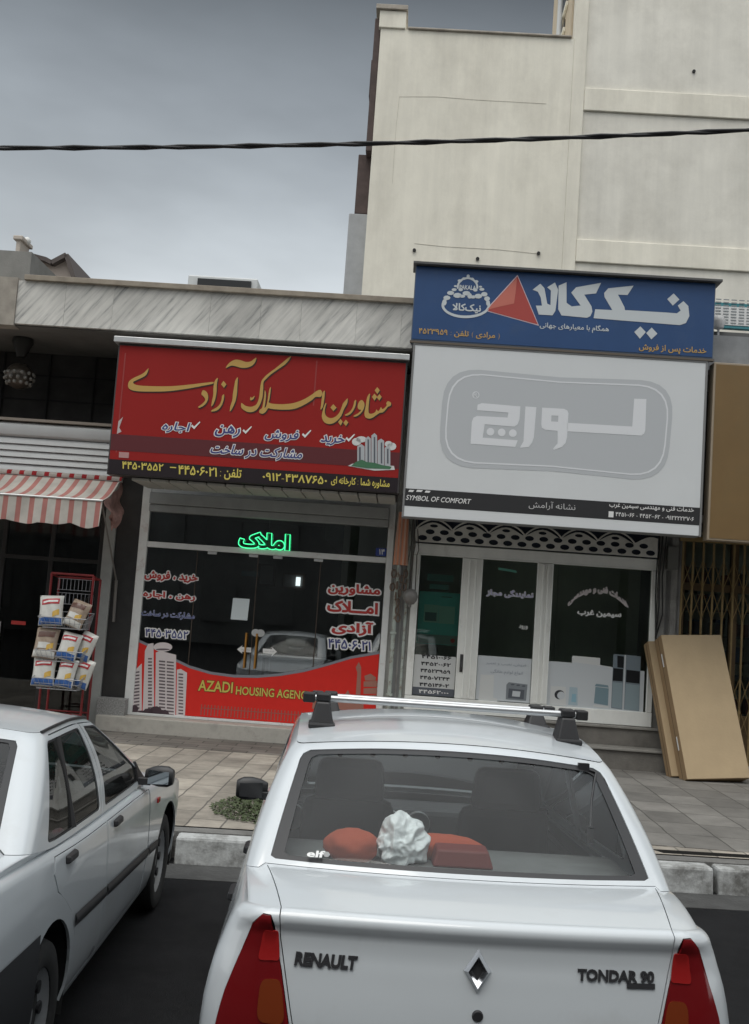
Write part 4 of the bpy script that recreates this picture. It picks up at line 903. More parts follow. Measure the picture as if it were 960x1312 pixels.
# ================================================================== PIER CLUTTER BETWEEN THE TWO SHOPS
mb = MB(); a = fac(513, 700, -.2)[0]
mb.tube([(.36, -.06, ZP), (.36, -.06, 2.2), (.38, -.08, 2.5), (.38, -.08, 3.3)], .028, 10); mb.tube([(.50, -.03, .45), (.50, -.03, 3.3)], .018, 8)
for z in (.9, 1.7): mb.box(.32, .40, -.1, -.02, z, z+.03)
single('drain_pipe', mb, mat('pipe_mint', (.42, .47, .43), .6, var=.15, dirt=(.22, .17, .13), dscale=7, dlo=.5, dhi=.62), 'worn pale pipe running up the pier between the two shops', 'pipe', (.36, -.06, ZP), smooth=40)
t = thing('rolled_parasol', 'folded orange striped cloth hanging from the pier under the sign', 'parasol', (.40, -.3, 2.6))
mb = MB(); cz = [fac(517, 668, -.3), fac(513, 724, -.3)]
def cloth(i, j):
    a = 2*math.pi*i; r_ = (.055+.02*j)*(1+.28*math.sin(a*6+1.5*j)); c0 = cz[0]; c1 = cz[1]
    return (c0[0]+(c1[0]-c0[0])*j + r_*math.cos(a), -.3 + r_*math.sin(a)*.7, c0[1]+.12+(c1[1]-c0[1]-.12)*j)
mb.grid(cloth, 60, 10)
m, tt, b = nodemat('parasol_cloth'); co = tt.nodes.new('ShaderNodeTexCoord'); wv = tt.nodes.new('ShaderNodeTexWave'); wv.inputs['Scale'].default_value = 6.5; wv.inputs['Distortion'].default_value = .6
tt.links.new(co.outputs['Object'], wv.inputs[0]); cr2 = tt.nodes.new('ShaderNodeValToRGB'); tt.links.new(wv.outputs[0], cr2.inputs[0]); cr2.color_ramp.elements[0].color = (.55, .22, .12, 1); cr2.color_ramp.elements[1].color = (.42, .28, .22, 1); tt.links.new(cr2.outputs[0], b.inputs['Base Color']); b.inputs['Roughness'].default_value = .9
part('cloth', mb, m, t, smooth=60)
mb = MB(); mb.tube([(cz[0][0], -.3, cz[0][1]+.2), (cz[1][0], -.3, cz[1][1]-.1)], .012, 7); part('pole', mb, mat('pole_grey', (.25, .25, .25), .5), t)
c = fac(526, 764, -.22); mb = MB(); mb.lathe([(0, -.11), (.05, -.1), (.085, -.05), (.1, 0), (.085, .05), (.05, .09), (0, .1)], (c[0], -.22, c[1]), 'Z', 16)
mb.tube([(c[0], -.22, c[1]), (c[0]-.06, -.02, c[1]+.05)], .02, 6); mb.tube([(c[0], -.22, c[1]-.1), (c[0]-.005, -.22, c[1]-.14)], .022, 8)
single('round_lamp', mb, mat('lamp_grey', (.20, .19, .18), .4, var=.2), 'small round grey lamp bracketed on the pier beside the appliance shop', 'lamp', (c[0], -.02, c[1]), smooth=60)
mb = MB()
for k, (x, y) in enumerate([(505, 735), (509, 750), (515, 742), (520, 735), (512, 760), (503, 752), (507, 764), (518, 752), (510, 772), (509, 782), (510, 792)]):
    c = fac(x, y, -.2); an = k*1.3
    mb.tube([(c[0]+.03*math.cos(a_)*math.cos(an), -.2+.03*math.cos(a_)*math.sin(an), c[1]+.05*math.sin(a_)) for a_ in [2*math.pi*i/10 for i in range(10)]], .011, 6, closed=True)
single('hanging_chain', mb, mat('rust_chain', (.14, .10, .075), .7, var=.3), 'rusty chain bundle hanging on the pier under the striped cloth', 'chain', (c[0], -.2, c[1]), smooth=60)
mb = MB()
for k in range(4):
    x0 = .42+.05*k; mb.tube([(x0, -.10, 3.25), (x0+.05, -.14, 3.0-.06*k), (x0+.03, -.12, 2.75), (x0-.05+.03*k, -.09, 2.5-.1*k), (x0-.02, -.05, 2.3)], .008, 5)
single('loose_wires', mb, mat('wire_grey', (.12, .11, .10), .7), 'tangle of thin grey wires on the pier beside the striped cloth', 'wires', (.45, -.1, 2.5), smooth=60)
t = thing('meter_box', 'grey box with wires at the top of the stone pier by the folding gate', 'box', (3.92, -.05, 2.6))
a = fr(857, 700, 867, 730, -.1); mb = MB(); mb.box(a[0], a[1]+.02, -.1, .015, a[2], a[3]); part('casing', mb, mat('meter_grey', (.12, .12, .11), .6), t, bevel=.008)
mb = MB()
for k in range(3): mb.tube([(a[0]-.02-.05*k, -.06, 3.3), (a[0]-.06-.04*k, -.08, 2.7), (a[0]-.03-.05*k, -.05, 2.2+.1*k), (a[0]-.1, -.04, 1.9), (a[0]-.02, -.04, 1.6)], .010, 6)
part('wire', mb, mat('cable_black', ()), t, smooth=60)

# ================================================================== FOLDING GATE (right)
t = thing('folding_gate', 'brown metal folding lattice gate closed across the right hand shop', 'gate', (4.1, -.02, .33))
gm = mat('gate_brown', (.25, .175, .075), .5, var=.2, scale=8)
mb = MB(); bars = [4.10+.134*i for i in range(28)]
for u_ in bars: mb.box(u_-.012, u_+.012, -.03, -.008, .36, 3.18)
part('upright', mb, gm, t)
for zc in (2.78, 2.38, 1.28, .88):
    mb = MB()
    for i in range(len(bars)-1):
        mb.bar((bars[i], -.036, zc-.19), (bars[i+1], -.036, zc+.19), .006, .016, up=(0, 1, 0)); mb.bar((bars[i], -.004, zc+.19), (bars[i+1], -.004, zc-.19), .006, .016, up=(0, 1, 0))
    part('lattice', mb, gm, t)
for z in ((.335, .36), (3.185, 3.25)): mb = MB(); mb.box(4.05, 8, -.05, .0, *z); part('track', mb, gm, t)
t = thing('storefront', 'dark wooden shop front behind the brown folding gate', 'shop front', (4.1, .1, .33))
mb = MB()
for u_ in (4.08, 4.78, 5.3, 6.2, 7.1): mb.box(u_, u_+.09, .1, .2, .33, 3.3)
mb.box(4.17, 7.9, .1, .2, .33, .95); mb.box(4.17, 7.9, .12, .18, 2.55, 2.65); part('frame', mb, mat('wood_brown', (.13, .085, .04), .5, var=.2), t)
mb = MB(); mb.box(4.1, 7.9, .14, .148, .95, 3.3); part('window_pane', mb, pane2, t)
t = thing('stock_shelf', 'shelf of dim coloured goods behind the folding gate', 'shelf', (4.3, .8, .4))
mb = MB()
for k in range(6): mb.box(4.15, 7.8, .8, 1.1, .9+k*.35, .925+k*.35)
part('board', mb, mat('shelf_board', (.12, .12, .12), .6), t)
for nm, col in (('red_goods', (.25, .05, .05)), ('blue_goods', (.06, .10, .22)), ('pale_goods', (.30, .30, .28))):
    mb = MB()
    for k in range(6):
        for j in range(9):
            u_ = 4.2+rnd.random()*3.4; mb.box(u_, u_+.12, .82, 1.0, .927+k*.35, 1.05+k*.35+rnd.random()*.12)
    part(nm, mb, mat(nm, col, .6), t)
# ================================================================== FOOD SHOP AT THE LEFT
t = thing('storefront', 'dark glazed front of the food shop under the striped awning', 'shop front', (-5, 0, ZP))
fd = mat('frame_black', (.02, .02, .02), .4)
mb = MB()
for u_ in (-7.6, -6.4, -5.25, -4.95, -4.3, -3.64): mb.box(u_, u_+.055, -.02, .05, ZP, 3.1)
mb.box(-7.6, -3.6, -.018, .045, 3.1, 3.2); mb.box(-7.6, -3.6, -.018, .045, 2.35, 2.40); mb.box(-7.54, -3.6, -.016, .045, ZP, ZP+.12); part('frame', mb, fd, t, bevel=.004)
mb = MB(); mb.box(-7.55, -3.62, .012, .02, ZP+.1, 3.12); part('window_pane', mb, glass('food_glass', (.6, .62, .62), 1.45), t)
mb = MB(); mb.box(-4.93, -4.85, -.05, -.03, 1.0, 1.5); part('handle', mb, alu, t)
mb = MB(); a = fr(15, 795, 33, 801, -.02); mb.box(a[0], a[1], -.026, -.021, a[2], a[3]); part('red_sticker', mb, red_v, t)
mb = MB(); mb.box(-7.6, -3.6, -.01, .3, 3.2, 3.6); part('header', mb, dark, t)
c = fac(140, 701, .5); mb = MB(); mb.box(c[0]-.1, c[0]+.06, .48, .56, c[1]-.04, c[1]+.03)
single('strip_lamp', mb, mat('lamp_white', (.8, .8, .78), .4, emit=(.9, 1, 1), estr=3), 'small glowing white lamp inside the food shop near the pale pier', 'lamp', (c[0], .5, c[1]))
t = thing('shutter_box', 'white ribbed roller shutter housing above the striped awning', 'shutter', (-5, -.3, 3.5))
sw = mat('shutter_white', (.55, .56, .56), .45, var=.05, scale=3, dirt=(.38, .37, .35), dscale=3, dlo=.6, dhi=.85)
mb = MB(); prof = [(-.30, 3.94), (-.375, 3.97), (-.40, 4.03), (-.39, 4.10), (-.34, 4.14), (-.2, 4.15), (.3, 4.15), (.3, 3.5), (-.2, 3.5)]
n = len(prof); mb.add([(-8, y, z) for y, z in prof] + [(-3.40, y, z) for y, z in prof], [(i, (i+1) % n, (i+1) % n+n, i+n) for i in range(n)] + [tuple(range(n-1, -1, -1)), tuple(range(n, 2*n))]); part('hood', mb, sw, t, smooth=35)
for k in range(5):
    mb = MB(); z = 3.5+k*.088
    mb.hexa([(-8, -.36, z), (-3.40, -.36, z), (-3.40, -.21, z), (-8, -.21, z), (-8, -.33, z+.082), (-3.40, -.33, z+.082), (-3.40, -.21, z+.082), (-8, -.21, z+.082)]); part('slat', mb, sw, t, bevel=.006)
mb = MB(); mb.box(-8, -3.40, -.41, .3, 4.151, 4.185); part('cover', mb, mat('cover_tan', (.30, .26, .22), .8), t)
# awning
def stripes(name, w_, off=0.):
    m, tt, b = nodemat(name); lk = tt.links.new; co = tt.nodes.new('ShaderNodeTexCoord'); sp = tt.nodes.new('ShaderNodeSeparateXYZ'); lk(co.outputs['Object'], sp.inputs[0])
    a = tt.nodes.new('ShaderNodeMath'); a.operation = 'MULTIPLY_ADD'; a.inputs[1].default_value = 1/w_; a.inputs[2].default_value = 50+off; lk(sp.outputs[0], a.inputs[0])
    f = tt.nodes.new('ShaderNodeMath'); f.operation = 'FRACT'; lk(a.outputs[0], f.inputs[0]); g = tt.nodes.new('ShaderNodeMapRange'); g.inputs[1].default_value = .60; g.inputs[2].default_value = .63; lk(f.outputs[0], g.inputs[0])
    n = tt.nodes.new('ShaderNodeTexNoise'); n.inputs['Scale'].default_value = 4; n.inputs['Detail'].default_value = 6; lk(co.outputs['Object'], n.inputs['Vector'])
    x = tt.nodes.new('ShaderNodeMix'); x.data_type = 'RGBA'; lk(g.outputs[0], x.inputs[0]); x.inputs[6].default_value = (.60, .57, .52, 1); x.inputs[7].default_value = (.50, .215, .19, 1)
    r_ = tt.nodes.new('ShaderNodeMapRange'); r_.inputs[1].default_value = .3; r_.inputs[2].default_value = .7; r_.inputs[3].default_value = .78; r_.inputs[4].default_value = 1.1; lk(n.outputs[0], r_.inputs[0])
    v = tt.nodes.new('ShaderNodeVectorMath'); v.operation = 'SCALE'; lk(x.outputs[2], v.inputs[0]); lk(r_.outputs[0], v.inputs[3]); lk(v.outputs[0], b.inputs['Base Color']); b.inputs['Roughness'].default_value = .9
    # a little light passes through the cloth
    tr_ = tt.nodes.new('ShaderNodeBsdfTranslucent'); lk(v.outputs[0], tr_.inputs[0]); ms = tt.nodes.new('ShaderNodeMixShader'); ms.inputs[0].default_value = .3
    lk(b.outputs[0], ms.inputs[1]); lk(tr_.outputs[0], ms.inputs[2]); lk(ms.outputs[0], tt.nodes['Material Output'].inputs[0]); return m
st = stripes('awning_stripes', .165); st2 = stripes('awning_edge', .165, .0)
t = thing('awning', 'red and white striped cloth awning over the food shop', 'awning', (-5, -.4, 3.45))
UA, UB = -7.8, -3.33
def slope(i, j):
    u_ = UA+(UB-UA)*i; s_ = math.sin(i*37)*.012+math.sin(i*83)*.006
    return (u_, -.42-.70*j, 3.44-.33*j-.05*math.sin(math.pi*j)+s_*j)
mb = MB(); mb.grid(slope, 90, 8); part('canopy', mb, st, t, smooth=70)
def val(i, j):
    u_ = UA+(UB-UA)*i; p = slope(i, 1); sc_ = .028*abs(math.sin((u_+.1)/.40*math.pi))
    return (u_-.01*j, p[1]-.012*math.sin(u_*9)*j-.02*j, p[2]-.005-(.33+sc_-.02)*j)
mb = MB(); mb.grid(val, 180, 5); part('valance', mb, st, t, smooth=70)
mb = MB(); 
def roll(i, j):
    a = R(150)*j - R(20); return (UA+(UB+.03-UA)*i, -.42-.045*math.cos(a), 3.45+.045*math.sin(a))
mb.grid(roll, 30, 6)
m = stripes('awning_roll', .165, .5)
for nd in m.node_tree.nodes:
    if nd.type == 'MIX': nd.inputs[7].default_value = (.36, .02, .025, 1); nd.inputs[6].default_value = (.5, .46, .42, 1)
part('top_roll', mb, m, t, smooth=60)
mb = MB(); mb.tube([(UA, -.42, 3.44), (UB+.03, -.42, 3.44)], .025, 8); mb.tube([(UA, -1.12, 3.105), (UB, -1.12, 3.105)], .014, 8); part('rail', mb, alu, t, smooth=50)
def flap(i, j):
    p = slope(1, j); q_ = (UB+.06, -.40-.20*j, 3.42-.60*i-.06*j)
    return (UB+.02+.05*math.sin(i*9+j*4)*i+.04*i, p[1]*(1-i)+(-.42-.35*j)*i + .03*math.sin(j*11+i*5), p[2]*(1-i)+(3.40-.62*(.4+.6*math.sin(math.pi*(.15+.6*j))))*i+.02*math.sin(j*17))
mb = MB(); mb.grid(flap, 14, 18); m = mat('flap_cloth', (.33, .19, .17), .9, var=.35, scale=7)
part('side_flap', mb, m, t, smooth=70)
mb = MB(); mb.tube([(UB-.02, -1.1, 3.1), (-3.36, -.05, 2.15)], .011, 7); mb.tube([(-3.36, -.05, 2.15), (-3.35, -.04, 1.6)], .02, 6); part('arm', mb, mat('arm_grey', (.16, .15, .14), .5), t, smooth=40)
# hanging lamp under the soffit
c = fac(25, 482, -.3)
t = thing('hanging_lamp', 'dark round studded lamp hanging from the soffit at the upper left', 'lamp', (c[0], -.3, fz0-.03))
mb = MB(); mb.lathe([(.13, fz0-.025), (.14, fz0-.08), (.07, fz0-.24), (.06, fz0-.28)], (c[0], -.3, 0), 'Z', 16); part('cap', mb, mat('lamp_black', (.03, .028, .025), .6), t, smooth=40)
mb = MB(); mb.lathe([(.185*math.cos(a), .175*math.sin(a)) for a in [R(-88+i*11) for i in range(17)]], (c[0], -.3, c[1]), 'Z', 20); part('globe', mb, mat('lamp_bronze', (.075, .062, .05), .35, metal=.5, var=.4, scale=12), t, smooth=60)
mb = MB()
for k in range(3):
    for j in range(12):
        a = 2*math.pi*(j+.5*k)/12; e_ = R(-35+k*22); p = Vector((math.cos(a)*math.cos(e_)*.185+c[0], -.3+math.sin(a)*math.cos(e_)*.185, c[1]+.175*math.sin(e_))); mb.lathe([(0, -.028), (.02, -.02), (.028, 0), (.02, .02), (0, .028)], p, 'Z', 8)
part('stud', mb, mat('stud_glass', (.20, .19, .17), .2), t, smooth=60)
# snack rack
RV = -.62
t = thing('snack_rack', 'red wire rack of snack bags standing in front of the food shop', 'rack', (-3.78, RV, ZP))
rr = mat('rack_red', (.20, .012, .014), .45, var=.15)
mb = MB(); a0, a1 = -4.04, -3.50
for v_, z1 in ((RV, 2.18), (RV+.32, 2.14)):
    for u_ in (a0, a1): mb.tube([(u_, v_, ZP), (u_, v_, z1)], .016, 8)
    mb.tube([(a0, v_, z1), (a1, v_, z1)], .016, 8); mb.tube([(a0, v_, .42), (a1, v_, .42)], .012, 8)
for u_ in (a0, a1): mb.tube([(u_, RV, 2.17), (u_, RV+.32, 2.13)], .012, 7); mb.tube([(u_, RV, .3), (u_, RV+.32, .3)], .012, 7)
part('frame', mb, rr, t, smooth=40)
wire = mat('wire_white', (.30, .31, .33), .4, metal=.3)
def basket(z, dv, nm='basket'):
    mb = MB(); x0, x1 = a0+.0, a1+.06; y0, y1 = RV-.36, RV-.02; zz = z
    lo = [(x0+.05, y0+.06, zz), (x1-.05, y0+.06, zz), (x1-.05, y1, zz), (x0+.05, y1, zz)]; hi = [(x0, y0, zz+.13), (x1, y0, zz+.13), (x1, y1, zz+.2), (x0, y1, zz+.2)]
    mb.tube(hi, .0065, 5, closed=True); mb.tube(lo, .005, 5, closed=True)
    for k in range(4):
        p, q_, r_, s_ = Vector(lo[k]), Vector(lo[(k+1) % 4]), Vector(hi[k]), Vector(hi[(k+1) % 4])
        for i in range(9): f = i/9; mb.tube([p.lerp(q_, f), r_.lerp(s_, f)], .0028, 4)
        mb.tube([p.lerp(r_, .5), q_.lerp(s_, .5)], .003, 4)
    for i in range(1, 9): f = i/9; mb.tube([Vector(lo[0]).lerp(Vector(lo[1]), f), Vector(lo[3]).lerp(Vector(lo[2]), f)], .003, 4)
    part(nm, mb, wire, t)
BZ = [1.50, 1.09, .77-.02]
for z in BZ: basket(z, 0)
mb = MB()
for z in (1.80, 1.98): 
    for i in range(10): mb.tube([(a0+.1+i*.05, RV+.02, z), (a0+.1+i*.05, RV+.02, z+.14)], .003, 4)
    mb.tube([(a0+.08, RV+.02, z), (a1-.02, RV+.02, z)], .004, 4); mb.tube([(a0+.08, RV+.02, z+.14), (a1-.02, RV+.02, z+.14)], .004, 4)
part('wire_holder', mb, wire, t)
# snack bags
def bag_pt(a, b, w_, h, d, side):
    f = (1-abs(2*a-1)**3.0)*(1-abs(2*b-1)**4)
    f = max(0, f)**.6; wob = .006*math.sin(a*17+b*9)*f
    pinch = 1-.06*math.sin(math.pi*b)
    return ((a-.5)*w_*pinch, side*(d/2*f+wob), b*h)
bagw = [mat('bag_white', (.60, .60, .57), .3, var=.08, scale=14), mat('bag_brown', (.34, .27, .21), .3, var=.25, scale=14)]
bagb = mat('bag_blue', (.04, .12, .36), .3, var=.4, scale=16); bagr = mat('bag_red', (.42, .03, .04), .35); bagy = mat('bag_yellow', (.60, .38, .08), .35); bagd = mat('bag_dark_brown', (.12, .06, .045), .3)
def bag(u_, v_, z, w_, h, yaw, lean, roll_, kind, label):
    w_ *= 1.10; h *= 1.06
    o = thing('snack_bag', label, 'snack bag', (u_, v_, z), group='snack bags in the wire rack')
    o.matrix_world = FM @ Matrix.Translation((u_, v_, z)) @ Matrix.Rotation(R(yaw), 4, 'Z') @ Matrix.Rotation(R(lean), 4, 'X') @ Matrix.Rotation(R(roll_), 4, 'Y'); BASE[o.name] = (0, 0, 0)
    mb = MB(); d = .14
    for s_ in (-1, 1): mb.grid(lambda a, b: bag_pt(a, b, w_, h, d, s_), 12, 14)
    part('bag_body', mb, bagw[kind], o, smooth=70)
    def patch(a0_, a1_, b0, b1, nm, m, sk=0., n=10, lift=.0035):
        mb = MB()
        def f(i, j):
            a = a0_+(a1_-a0_)*i; b = b0+(b1-b0)*j + sk*(i-.5) + .02*math.sin(i*math.pi); p = bag_pt(min(.99, max(.01, a)), min(.99, max(.01, b)), w_, h, d, -1); return (p[0], p[1]-lift, p[2])
        mb.grid(f, n, 6); part(nm, mb, m, o, smooth=70)
    patch(.03, .97, .02, .24, 'blue_print', bagb if kind == 0 else bagw[0]); patch(.12, .86, .68, .86, 'logo_print', bagr if kind == 0 else bagd, .05, lift=.005)
    patch(.18, .80, .74, .80, 'logo_letters', white_v, .05, lift=.0065) if kind == 0 else patch(.2, .8, .3, .5, 'picture_print', bagw[0], 0, lift=.005)
    patch(.60, .88, .3, .48, 'yellow_print', bagy, .1, lift=.0055)
    return o
y_ = RV-.20
bag(-3.92, y_-.03, BZ[0]+.02, .27, .36, 8, -10, -3, 0, 'white and blue snack bag at the left of the top basket')
bag(-3.66, y_-.02, BZ[0]+.02, .25, .33, -12, -14, 16, 1, 'brown snack bag leaning right in the top basket')
bag(-3.97, y_-.03, BZ[1]+.02, .26, .36, 6, -10, 4, 1, 'brown and cream snack bag at the left of the middle basket')
bag(-3.70, y_-.03, BZ[1]+.02, .24, .33, -6, -12, 10, 0, 'white and blue snack bag at the right front of the middle basket')
bag(-3.54, y_+.10, BZ[1]+.03, .22, .34, -20, -6, 18, 0, 'snack bag tilted behind the others at the right end of the middle basket')
bag(-3.95, y_-.03, BZ[2]+.02, .26, .34, 4, -10, 0, 0, 'white snack bag with red logo at the left of the bottom basket')
bag(-3.69, y_-.03, BZ[2]+.02, .22, .34, -6, -12, 6, 0, 'white snack bag with red logo in the middle of the bottom basket')
bag(-3.53, y_+.10, BZ[2]+.02, .22, .35, -20, -6, 14, 0, 'snack bag tilted at the right end of the bottom basket')

# ================================================================== CARTONS, WEEDS
card = mat('cardboard', (.41, .31, .19), .85, var=.06, scale=3, bump=.08, bscale=30); card2 = mat('cardboard_side', (.29, .195, .105), .85, var=.1, scale=4)
def carton(base, w_, h, d, yaw, lean, tilt, label, sticker):
    o = thing('carton', label, 'cardboard box', base, group='tall cartons leaning on the stone pier')
    M_ = FM @ Matrix.Translation(base) @ Matrix.Rotation(R(yaw), 4, 'Z') @ Matrix.Rotation(R(lean), 4, 'X') @ Matrix.Rotation(R(tilt), 4, 'Y'); o.matrix_world = M_; BASE[o.name] = (0, 0, 0)
    mb = MB(); mb.box(0, w_, 0, d, 0, h)
    me = mb.mesh('body', card); me.materials.append(card2)
    for p in me.polygons: p.material_index = 0 if abs(p.normal.y) > .5 else 1
    part('body', me, None, o, bevel=.008)
    mb = MB(); mb.box(.012, w_-.012, d*.5-.001, d*.5+.001, h+.001, h+.002); mb.box(-.003, -.001, d*.5-.004, d*.5+.004, .02, h-.02); part('flap_seam', mb, mat('seam_brown', (.14, .09, .05), .9), o)
    if sticker:
        mb = MB()
        for z in (h*.2, h*.78): mb.box(-.0035, -.001, d*.3, d*.42, z, z+.17)
        part('tape_label', mb, white_v, o)
    return o
carton((4.0, -1.02, ZP+.03), .82, 1.83, .22, 9, -21.5, -4.0, 'large brown cardboard carton leaning on the pier, in front', True)
_p = (FM.inverted() @ (FM @ Matrix.Translation((4.0, -1.02, ZP+.03)) @ Matrix.Rotation(R(9), 4, 'Z') @ Matrix.Rotation(R(-21.5), 4, 'X') @ Matrix.Rotation(R(-4), 4, 'Y'))) @ Vector((-.085, .225, .085))
carton(tuple(_p), .70, 1.74, .16, 9, -21.5, -4.0, 'narrow brown cardboard carton leaning behind the large carton', False)
mb = MB(); r2 = random.Random(3)
for k in range(2600):
    f = r2.random(); a = r2.random()*6.28; rr_ = r2.random()**.6
    x = -.76 + .42*rr_*math.cos(a)*(1.1); y = 9.35 + .62*rr_*math.sin(a) - .5*(math.cos(a)*rr_*.36 > 0)*.5
    h = .012+.045*(1-rr_)*r2.random()+.012*r2.random(); s_ = .012+.016*r2.random(); b = r2.random()*6.28
    mb.add([(x, y, ZP+h*.5), (x+s_*math.cos(b), y+s_*math.sin(b), ZP+h), (x+s_*1.6*math.cos(b+.5), y+s_*1.6*math.sin(b+.5), ZP+h*.8), (x+s_*math.cos(b+1), y+s_*math.sin(b+1), ZP+h*.6)], [(0, 1, 2, 3)])
mb2 = MB()
single('weed_patch', mb, mat('weed_green', (.045, .062, .022), .7, var=.5, scale=14), 'low patch of green weeds growing on the pavement near the kerb', 'weeds', (-.86, 9.35, ZP), kind='stuff', frame=W0)
# ================================================================== CARS: one analytic body skin, cut into panels
def lin(xs, ys, x):
    if x <= xs[0]: return ys[0]
    for i in range(len(xs)-1):
        if x <= xs[i+1]: return ys[i] + (ys[i+1]-ys[i])*(x-xs[i])/(xs[i+1]-xs[i])
    return ys[-1]
def spl(xs, ys, x):                                   # smooth interpolation (cubic Hermite, limited slopes)
    if x <= xs[0]: return ys[0]
    if x >= xs[-1]: return ys[-1]
    n = len(xs); i = max(k for k in range(n-1) if xs[k] <= x)
    def sl(k):
        if k == 0 or k == n-1: return 0 if k else (ys[1]-ys[0])/(xs[1]-xs[0])
        a = (ys[k]-ys[k-1])/(xs[k]-xs[k-1]); b = (ys[k+1]-ys[k])/(xs[k+1]-xs[k])
        return 0 if a*b <= 0 else 2*a*b/(a+b)
    h = xs[i+1]-xs[i]; t = (x-xs[i])/h; m0, m1 = sl(i)*h, sl(i+1)*h
    return (2*t**3-3*t*t+1)*ys[i] + (t**3-2*t*t+t)*m0 + (-2*t**3+3*t*t)*ys[i+1] + (t**3-t*t)*m1
class Skin:
    def __init__(s, **k): s.__dict__.update(k)
    def ring(s, sv, hw, rc, y0, br, y1, bf, rcf, ymap=None):
        """plan outline: 0..0.8 rear, 0.8..1 corner, 1..2 side, 2..2.2 front corner, 2.2..3 front -> x, y, outward normal"""
        ya = y0 + br*((hw-rc)/hw)**2; yb = y1 - bf*((hw-rcf)/hw)**2
        if sv <= .8:
            x = sv/.8*(hw-rc); return x, y0 + br*(x/hw)**2, Vector((2*br*x/hw**2, -1)).normalized()
        if sv <= 1:
            f = (sv-.8)/.2*math.pi/2; return hw-rc+rc*math.sin(f), ya+rc*(1-math.cos(f)), Vector((math.sin(f), -math.cos(f)))
        if sv <= 2:
            y = lin(ymap[0], ymap[1], sv) if ymap else (ya+rc)+(yb-rcf-ya-rc)*(sv-1)
            return hw, y, Vector((1, 0))
        if sv <= 2.2:
            f = (sv-2)/.2*math.pi/2; return hw-rcf+rcf*math.cos(f), yb-rcf+rcf*math.sin(f), Vector((math.cos(f), math.sin(f)))
        x = (3-sv)/.8*(hw-rcf); return x, y1 - bf*(x/hw)**2, Vector((2*bf*x/hw**2, 1)).normalized()
    def setup(s):
        ra = s.br*((s.hw-s.rc)/s.hw)**2 + s.rc; fb = s.L - s.bf*((s.hw-s.rcf)/s.hw)**2 - s.rcf
        s.wmap = ([1, 1.12, 1.88, 2], [ra, s.Gb0(1.12)[1], s.Gb0(1.88)[1], fb]); return s
    def Gb0(s, sv): return s.ring(sv, *s.gb)
    def zt(s, sv):
        if sv <= .8: return s.ztr
        if sv >= 2.2: return s.ztf
        y = s.ring(sv, s.hw, s.rc, 0, s.br, s.L, s.bf, s.rcf, s.wmap)[1]
        return spl(*s.zts, y)
    def W(s, sv, t):
        x, y, n = s.ring(sv, s.hw, s.rc, 0, s.br, s.L, s.bf, s.rcf, s.wmap); zt = s.zt(sv); z = s.zb + t*(zt-s.zb)
        # profiles are given against height below the top edge, blended round the corners
        wr = 1-min(1, max(0, (sv-.8)/.2)); wf = min(1, max(0, (sv-2)/.2)); wr = wr*wr*(3-2*wr); wf = wf*wf*(3-2*wf)
        d = spl(*s.pr, z+s.ztr-zt if z > .7 else z)*wr + spl(*s.pf, z)*wf + spl(*s.ps, z)*(1-wr-wf)
        h = zt - z; re = s.re
        if h < re: d += re - math.sqrt(max(0, re*re-(re-h)**2))
        return Vector((x-n.x*d, y-n.y*d, z))
    def zg(s, sv):
        if sv <= .8: return s.zgr
        y = s.Gb0(sv)[1]; return spl(*s.zgs, y)
    def Gb(s, sv):
        x, y, n = s.Gb0(sv); return Vector((x, y, s.zg(sv)))
    def roof(s, x, y): return spl(*s.zr, y) + s.cr*(1-(x/s.tw)**2)
    def Gt(s, sv):
        x, y, n = s.ring(sv, *s.gt); return Vector((x, y, s.roof(x, y)))
    def WD(s, sv, t):
        m = sv < 0; sv = abs(sv)
        if t <= 1: p = s.W(sv, t)
        else:
            q_ = t-1; a = s.W(sv, 1); b = s.Gb(sv); p = a.lerp(b, q_)
            c = s.deck if sv < 1 else s.hoodc if sv > 2 else (s.deck*(1.12-sv)/.12 if sv < 1.12 else s.hoodc*(sv-1.88)/.12 if sv > 1.88 else 0)
            p.z += c*4*q_*(1-q_)
        if m: p.x = -p.x
        return p
    def G(s, sv, t):
        m = sv < 0; sv = abs(sv)
        a, b = s.Gb(sv), s.Gt(sv); p = a.lerp(b, t); x, y, n = s.Gb0(sv)
        k = s.gbulge*4*t*(1-t); rr_ = max(0, (t-.9)/.1); k -= .012*rr_*rr_
        p.x += n.x*k; p.y += n.y*k
        if m: p.x = -p.x
        return p
    def R(s, x, y): return Vector((x, y, s.roof(x, y)))
    def sx(s, x): return x/(s.hw-s.rc)*.8
    def side(s, y, z):                                # flank (y, z) -> domain of WD
        ys, ss = s.wmap[1], s.wmap[0]; sv = lin(ys, ss, y); return (sv, (z-s.zb)/(s.zt(sv)-s.zb))
    def gside(s, y, t):
        lo, hi = 1.0, 2.0
        for _ in range(30):
            m = (lo+hi)/2
            if s.Gb(m).lerp(s.Gt(m), t).y < y: lo = m
            else: hi = m
        return ((lo+hi)/2, t)
def inside(P, poly):
    A = np.array(poly); B = np.roll(A, -1, axis=0); r = np.zeros(len(P), bool)
    for a, b in zip(A, B):
        if a[1] == b[1]: continue
        c = ((a[1] > P[:, 1]) != (b[1] > P[:, 1])) & (P[:, 0] < (b[0]-a[0])*(P[:, 1]-a[1])/(b[1]-a[1])+a[0]); r ^= c
    return r
